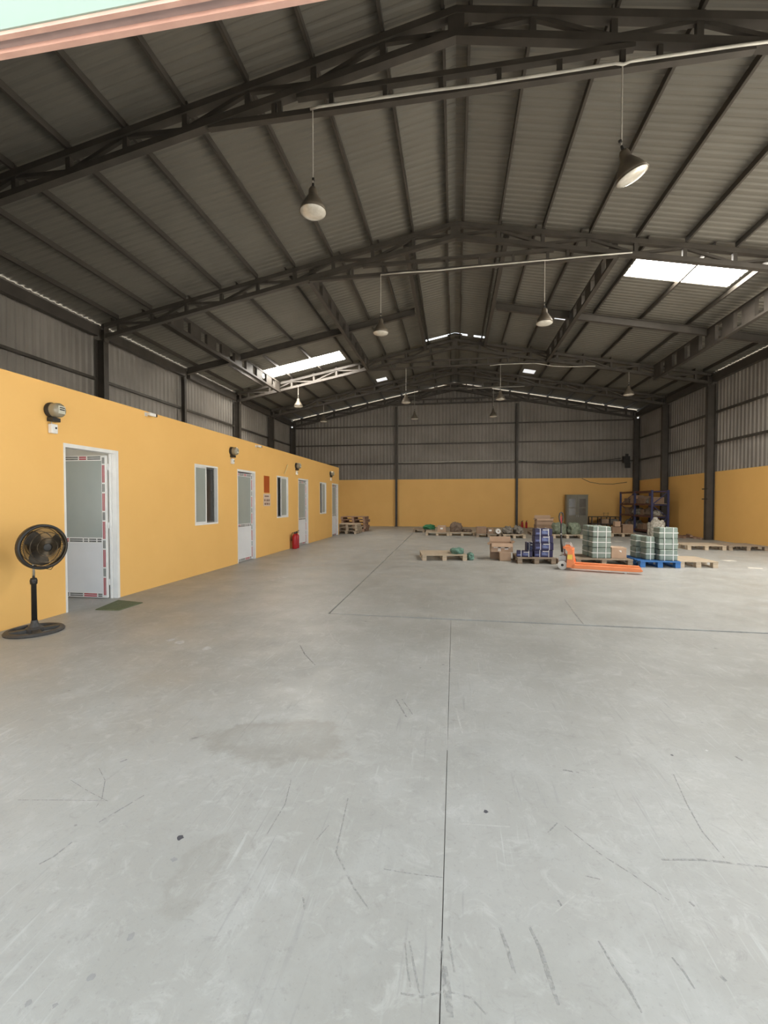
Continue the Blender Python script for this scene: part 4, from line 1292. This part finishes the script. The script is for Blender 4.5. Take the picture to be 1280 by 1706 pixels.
# ------------------------------------------------------------------ row of loaded pallets near the back
tag(lump('green_bag', 'green_bag', (0.55, 0.5, 0.22), 11, None, (-1.18, 21.0, 0.14), 0, 0.5), 'bright green bag at left end of the back pallet row', 'bag')
carton('brown carton with pale label on left back pallet', -0.53, 19.25, 0.14, (0.36, 0.4, 0.27), 'carton', label=True, seed=8)
tag(lump('crumpled_bag', 'brown_bag', (0.5, 0.6, 0.40), 12, None, (0.08, 19.5, 0.14), 0.1, 0.6), 'crumpled brown bag slumped on a back pallet', 'bag')
tag(lump('flat_bag', 'brown_bag', (0.4, 0.4, 0.12), 14, None, (0.55, 19.5, 0.14), 0.1, 0.5), 'flat brown bag right of the crumpled bag', 'bag')
carton('dull brown carton on dark pallet left of the white roll', 1.12, 18.75, 0.14, (0.40, 0.4, 0.26), 'cartondark', seed=9)
carton('smaller dull carton beside it with pale label', 1.47, 18.72, 0.14, (0.25, 0.3, 0.2), 'cartondark', label=True, seed=10)
t = thing('paper_roll', 'white roll lying with its round end forward on dark pallet', 'roll', (1.775, 18.55, 0.245))
MB().lathe([(0.03, -0.15), (0.10, -0.15), (0.10, 0.15), (0.03, 0.15), (0.03, -0.15)], 22, axis=(0, 1, 0)).build('paper', 'white', t)
MB().lathe([(0.0, -0.14), (0.03, -0.14), (0.03, 0.14), (0, 0.14)], 12, axis=(0, 1, 0)).build('core', 'cartondark', t)
tag(lump('bag_heap', 'grey_bag', (0.36, 0.7, 0.30), 15, None, (2.14, 18.55, 0.14), 0.0, 0.6), 'left heap of grey crumpled bags on pallet', 'bag')
tag(lump('bag_heap', 'grey_bag', (0.36, 0.6, 0.33), 16, None, (2.57, 18.6, 0.14), 0.0, 0.6), 'right heap of grey crumpled bags with pale patches', 'bag')
carton('lower carton of the far stack by the green sacks', 3.86, 20.1, 0.14, (0.72, 0.6, 0.31), 'cartondark', seed=17)
carton('upper open carton of the far stack by the green sacks', 3.86, 20.1, 0.458, (0.68, 0.56, 0.26), 'carton', opened=True, tape=False)
tag(lump('plastic_film', 'white', (0.34, 0.10, 0.10), 18, None, (3.86, 20.02, 0.56), 0, 0.5), 'white plastic film poking out of far open carton', 'film')
tag(lump('green_sack', 'green_sack', (0.50, 0.6, 0.46), 19, None, (4.19, 18.72, 0.14), 0.0, 0.45, power=3.4), 'left mottled green sack on pallet behind jack handle', 'sack')
tag(lump('green_sack', 'green_sack', (0.48, 0.6, 0.46), 20, None, (4.76, 18.75, 0.14), 0.0, 0.45, power=3.4), 'right mottled green sack on pallet before the grey locker', 'sack')
carton('small carton on top of another before the storage rack', 6.72, 19.75, 0.408, (0.22, 0.24, 0.22), 'carton', seed=21)
carton('dull carton under the small carton before storage rack', 6.68, 19.8, 0.14, (0.34, 0.36, 0.255), 'cartondark', seed=22)
carton('larger dull carton right of the small stacked cartons', 7.12, 19.85, 0.14, (0.42, 0.42, 0.36), 'cartondark', seed=23)
# tall pale sack behind the blue pallet
t = thing('woven_sack', 'tall pale woven sack with knotted top behind green blocks', 'sack', (7.14, 17.1, 0))
lump('bag', 'pale_sack', (0.5, 0.5, 0.78), 25, t, rough=0.4, power=3.0)
lump('knot', 'pale_sack', (0.16, 0.16, 0.16), 26, t, (-0.03, 0, 0.74), rough=0.4)
MB().tube([(0.10, -0.27, 0.62), (0.02, -0.30, 0.45), (0.03, -0.28, 0.2)], 0.012, 6).build('drawstring', 'white', t)

# timber offcuts along the right wall
for i, (x, yy, L, a, z, lab) in enumerate(((9.45, 19.4, 1.5, 1.50, 0.03, 'timber offcut lying closest to and along'), (9.28, 19.5, 1.2, 1.62, 0.03, 'second timber offcut out from'), (9.36, 19.45, 1.0, 1.25, 0.092, 'timber offcut lying on top of two others'),
                                         (9.10, 19.7, 0.9, 1.50, 0.03, 'third timber offcut out from'), (8.93, 19.35, 0.7, 1.72, 0.03, 'short outermost timber offcut'))):
    tag(MB().box(-L / 2, L / 2, -0.05, 0.05, -0.03, 0.03).build('timber_offcut', 'woodred', None, (x, yy, z), (0, 0, a)), lab + ' by the right yellow wall' if 'by' not in lab and not lab.endswith(('along', 'from')) else lab + ' the right yellow wall', 'timber', 'timber offcuts')
tag(lump('rag_heap', 'brown_bag', (0.45, 0.6, 0.3), 28, None, (8.85, 20.5, 0.0), 0.2, 0.6), 'dark rag heap beside the near end of the storage rack', 'rag')

# ------------------------------------------------------------------ locker, desk, rack
t = thing('metal_locker', 'grey-green metal locker cabinet with glazed upper doors against back wall', 'cabinet', (6.50, 25.12, 0))
W, D, H = 1.08, 0.42, 1.80
MB().box(-W / 2, W / 2, -D / 2 + 0.02, D / 2, 0.06, H).box(-W / 2 + 0.03, W / 2 - 0.03, -D / 2 + 0.05, D / 2 - 0.02, 0, 0.06).build('body', 'locker', t)
for s in (-1, 1):
    a, b = sorted((s * 0.008, s * (W / 2 - 0.025)))
    d = MB().box(a, b, -D / 2, -D / 2 + 0.02, 0.10, H - 0.03).build('door', 'locker', t)
    for z0, z1 in ((0.72, 1.10), (1.14, 1.60)):
        MB().box(a + 0.09, b - 0.09, -D / 2 - 0.004, -D / 2 - 0.0005, z0, z1).build('glass_pane', 'lockerglass', d)
    MB().box(s * 0.045 - 0.008, s * 0.045 + 0.008, -D / 2 - 0.03, -D / 2 - 0.0005, 0.62, 0.74).build('handle', 'pumpgrey', d)
MB().box(-W / 2 - 0.012, W / 2 + 0.012, -D / 2 - 0.01, D / 2 + 0.0, H, H + 0.02).build('top_panel', 'locker', t)

t = thing('metal_desk', 'low dark metal table with lower shelf beside the locker', 'table', (7.88, 24.85, 0))
MB().box(-0.76, 0.62, -0.3, 0.3, 0.63, 0.665).build('tabletop', 'deskdark', t)
for x in (-0.74, -0.28, 0.16, 0.60):
    for yy in (-0.28, 0.28):
        MB().box(x - 0.022, x + 0.022, yy - 0.022, yy + 0.022, 0, 0.63).build('leg', 'deskdark', t)
MB().box(-0.76, 0.62, -0.26, 0.26, 0.24, 0.30).build('lower_shelf', 'deskdark', t)
carton('pale carton on the low shelf of dark table', 7.82, 24.85, 0.30, (0.38, 0.4, 0.24), 'carton', seed=31)
carton('grey carton on the right of the dark table shelf', 8.27, 24.85, 0.30, (0.34, 0.4, 0.24), 'grey_bag', seed=32)
t = thing('wire_stand', 'thin wire stand on the dark table', 'stand', (7.9, 24.8, 0.665))
MB().tube([(-0.1, 0, 0), (-0.1, 0, 0.22)], 0.006, 6).tube([(0.1, 0, 0), (0.1, 0, 0.22)], 0.006, 6).build('post', 'deskdark', t)
MB().tube([(-0.16, 0, 0.17), (0.16, 0, 0.17)], 0.006, 6).tube([(-0.13, 0, 0.05), (0.13, 0, 0.05)], 0.006, 6).build('cross_wire', 'deskdark', t)

rk = thing('storage_rack', 'dark storage rack with blue uprights and rust-red beams in right corner', 'shelf', (0, 0, 0))
rx0, rx1, ry0, ry1, rz1 = 8.60, 9.26, 21.05, 24.75, 1.96
LEV = (0.12, 0.78, 1.32, 1.90)
for xx in (rx0, rx1):
    for yy in (ry0, (ry0 + ry1) / 2, ry1):
        MB().box(xx - 0.04, xx + 0.04, yy - 0.035, yy + 0.035, 0, rz1).build('upright', 'rackblue', rk)
for z in LEV:
    for xx in (rx0, rx1):
        MB().box(xx - 0.022, xx + 0.022, ry0 + 0.035, ry1 - 0.035, z - 0.045, z + 0.045).build('beam', 'rackbeam', rk)
    if z < 1.8:
        MB().box(rx0 + 0.022, rx1 - 0.022, ry0 + 0.04, ry1 - 0.04, z + 0.02, z + 0.045).build('shelf_board', 'woodold', rk)
for yy in (ry0, ry1):
    zz = [0.15, 0.75, 1.30, 1.88]
    for k in range(3):
        p, q = ((rx0, yy, zz[k]), (rx1, yy, zz[k + 1])) if k % 2 == 0 else ((rx1, yy, zz[k]), (rx0, yy, zz[k + 1]))
        MB().bar(p, q, 0.03, 0.03).build('end_brace', 'rackblue', rk)
    for z in (0.75, 1.30, 1.90):
        MB().bar((rx0, yy, z), (rx1, yy, z), 0.03, 0.035).build('end_rail', 'rackblue', rk)
rnd = random.Random(4)
cnt = 0
LN = {0: 'bottom', 1: 'second', 2: 'upper'}
for li, z in enumerate(LEV[:3]):
    yy = ry0 + 0.12
    k = 0
    while yy < ry1 - 0.45:
        L = rnd.uniform(0.32, 0.5)
        if abs(yy + L / 2 - (ry0 + ry1) / 2) < 10 and yy + L > ry1 - 0.1:
            break
        h = rnd.uniform(0.22, 0.40)
        w = rnd.uniform(0.40, 0.52)
        mat = rnd.choice(('carton', 'cartondark', 'cartondark', 'brown_bag', 'grey_bag', 'pale_sack'))
        pos = ('nearest', 'second nearest', 'third nearest', 'fourth nearest', 'fifth nearest', 'sixth nearest', 'seventh nearest', 'eighth nearest')[k]
        zc = z + 0.0455
        if 'carton' in mat:
            carton('%s item, a carton, on the %s shelf of storage rack' % (pos, LN[li]), 8.93, yy + L / 2, zc, (w, L * 0.94, h), mat, rnd.uniform(-0.04, 0.04), seed=70 + cnt, group='cartons on the rack')
        else:
            tag(lump('stuffed_bag', mat, (w, L * 0.92, h), 80 + cnt, None, (8.93, yy + L / 2, zc), 0, 0.45), '%s item, a stuffed bag, on the %s shelf of storage rack' % (pos, LN[li]), 'bag', 'bags on the rack')
        yy += L + 0.02
        k += 1
        cnt += 1

# ------------------------------------------------------------------ scraps on the floor
for i, (x, yy, a, lab) in enumerate(((6.66, 12.0, 0.3, 'white paper scrap on floor right of the pale empty pallet'), (6.47, 10.72, -0.4, 'white paper scrap on floor at the right picture edge'),
                                     (1.42, 17.0, 0.2, 'white paper scrap on floor in front of the dark back pallet'), (5.9, 17.2, 0.0, 'pale flat cardboard scrap on floor before the rack'))):
    tag(MB().prism_xy([(-0.13, -0.10), (0.12, -0.11), (0.14, 0.09), (-0.10, 0.11)], 0.0, 0.004).build('paper_scrap', 'paper', None, (x, yy, 0.0), (0, 0, a)), lab, 'paper', 'paper scraps')
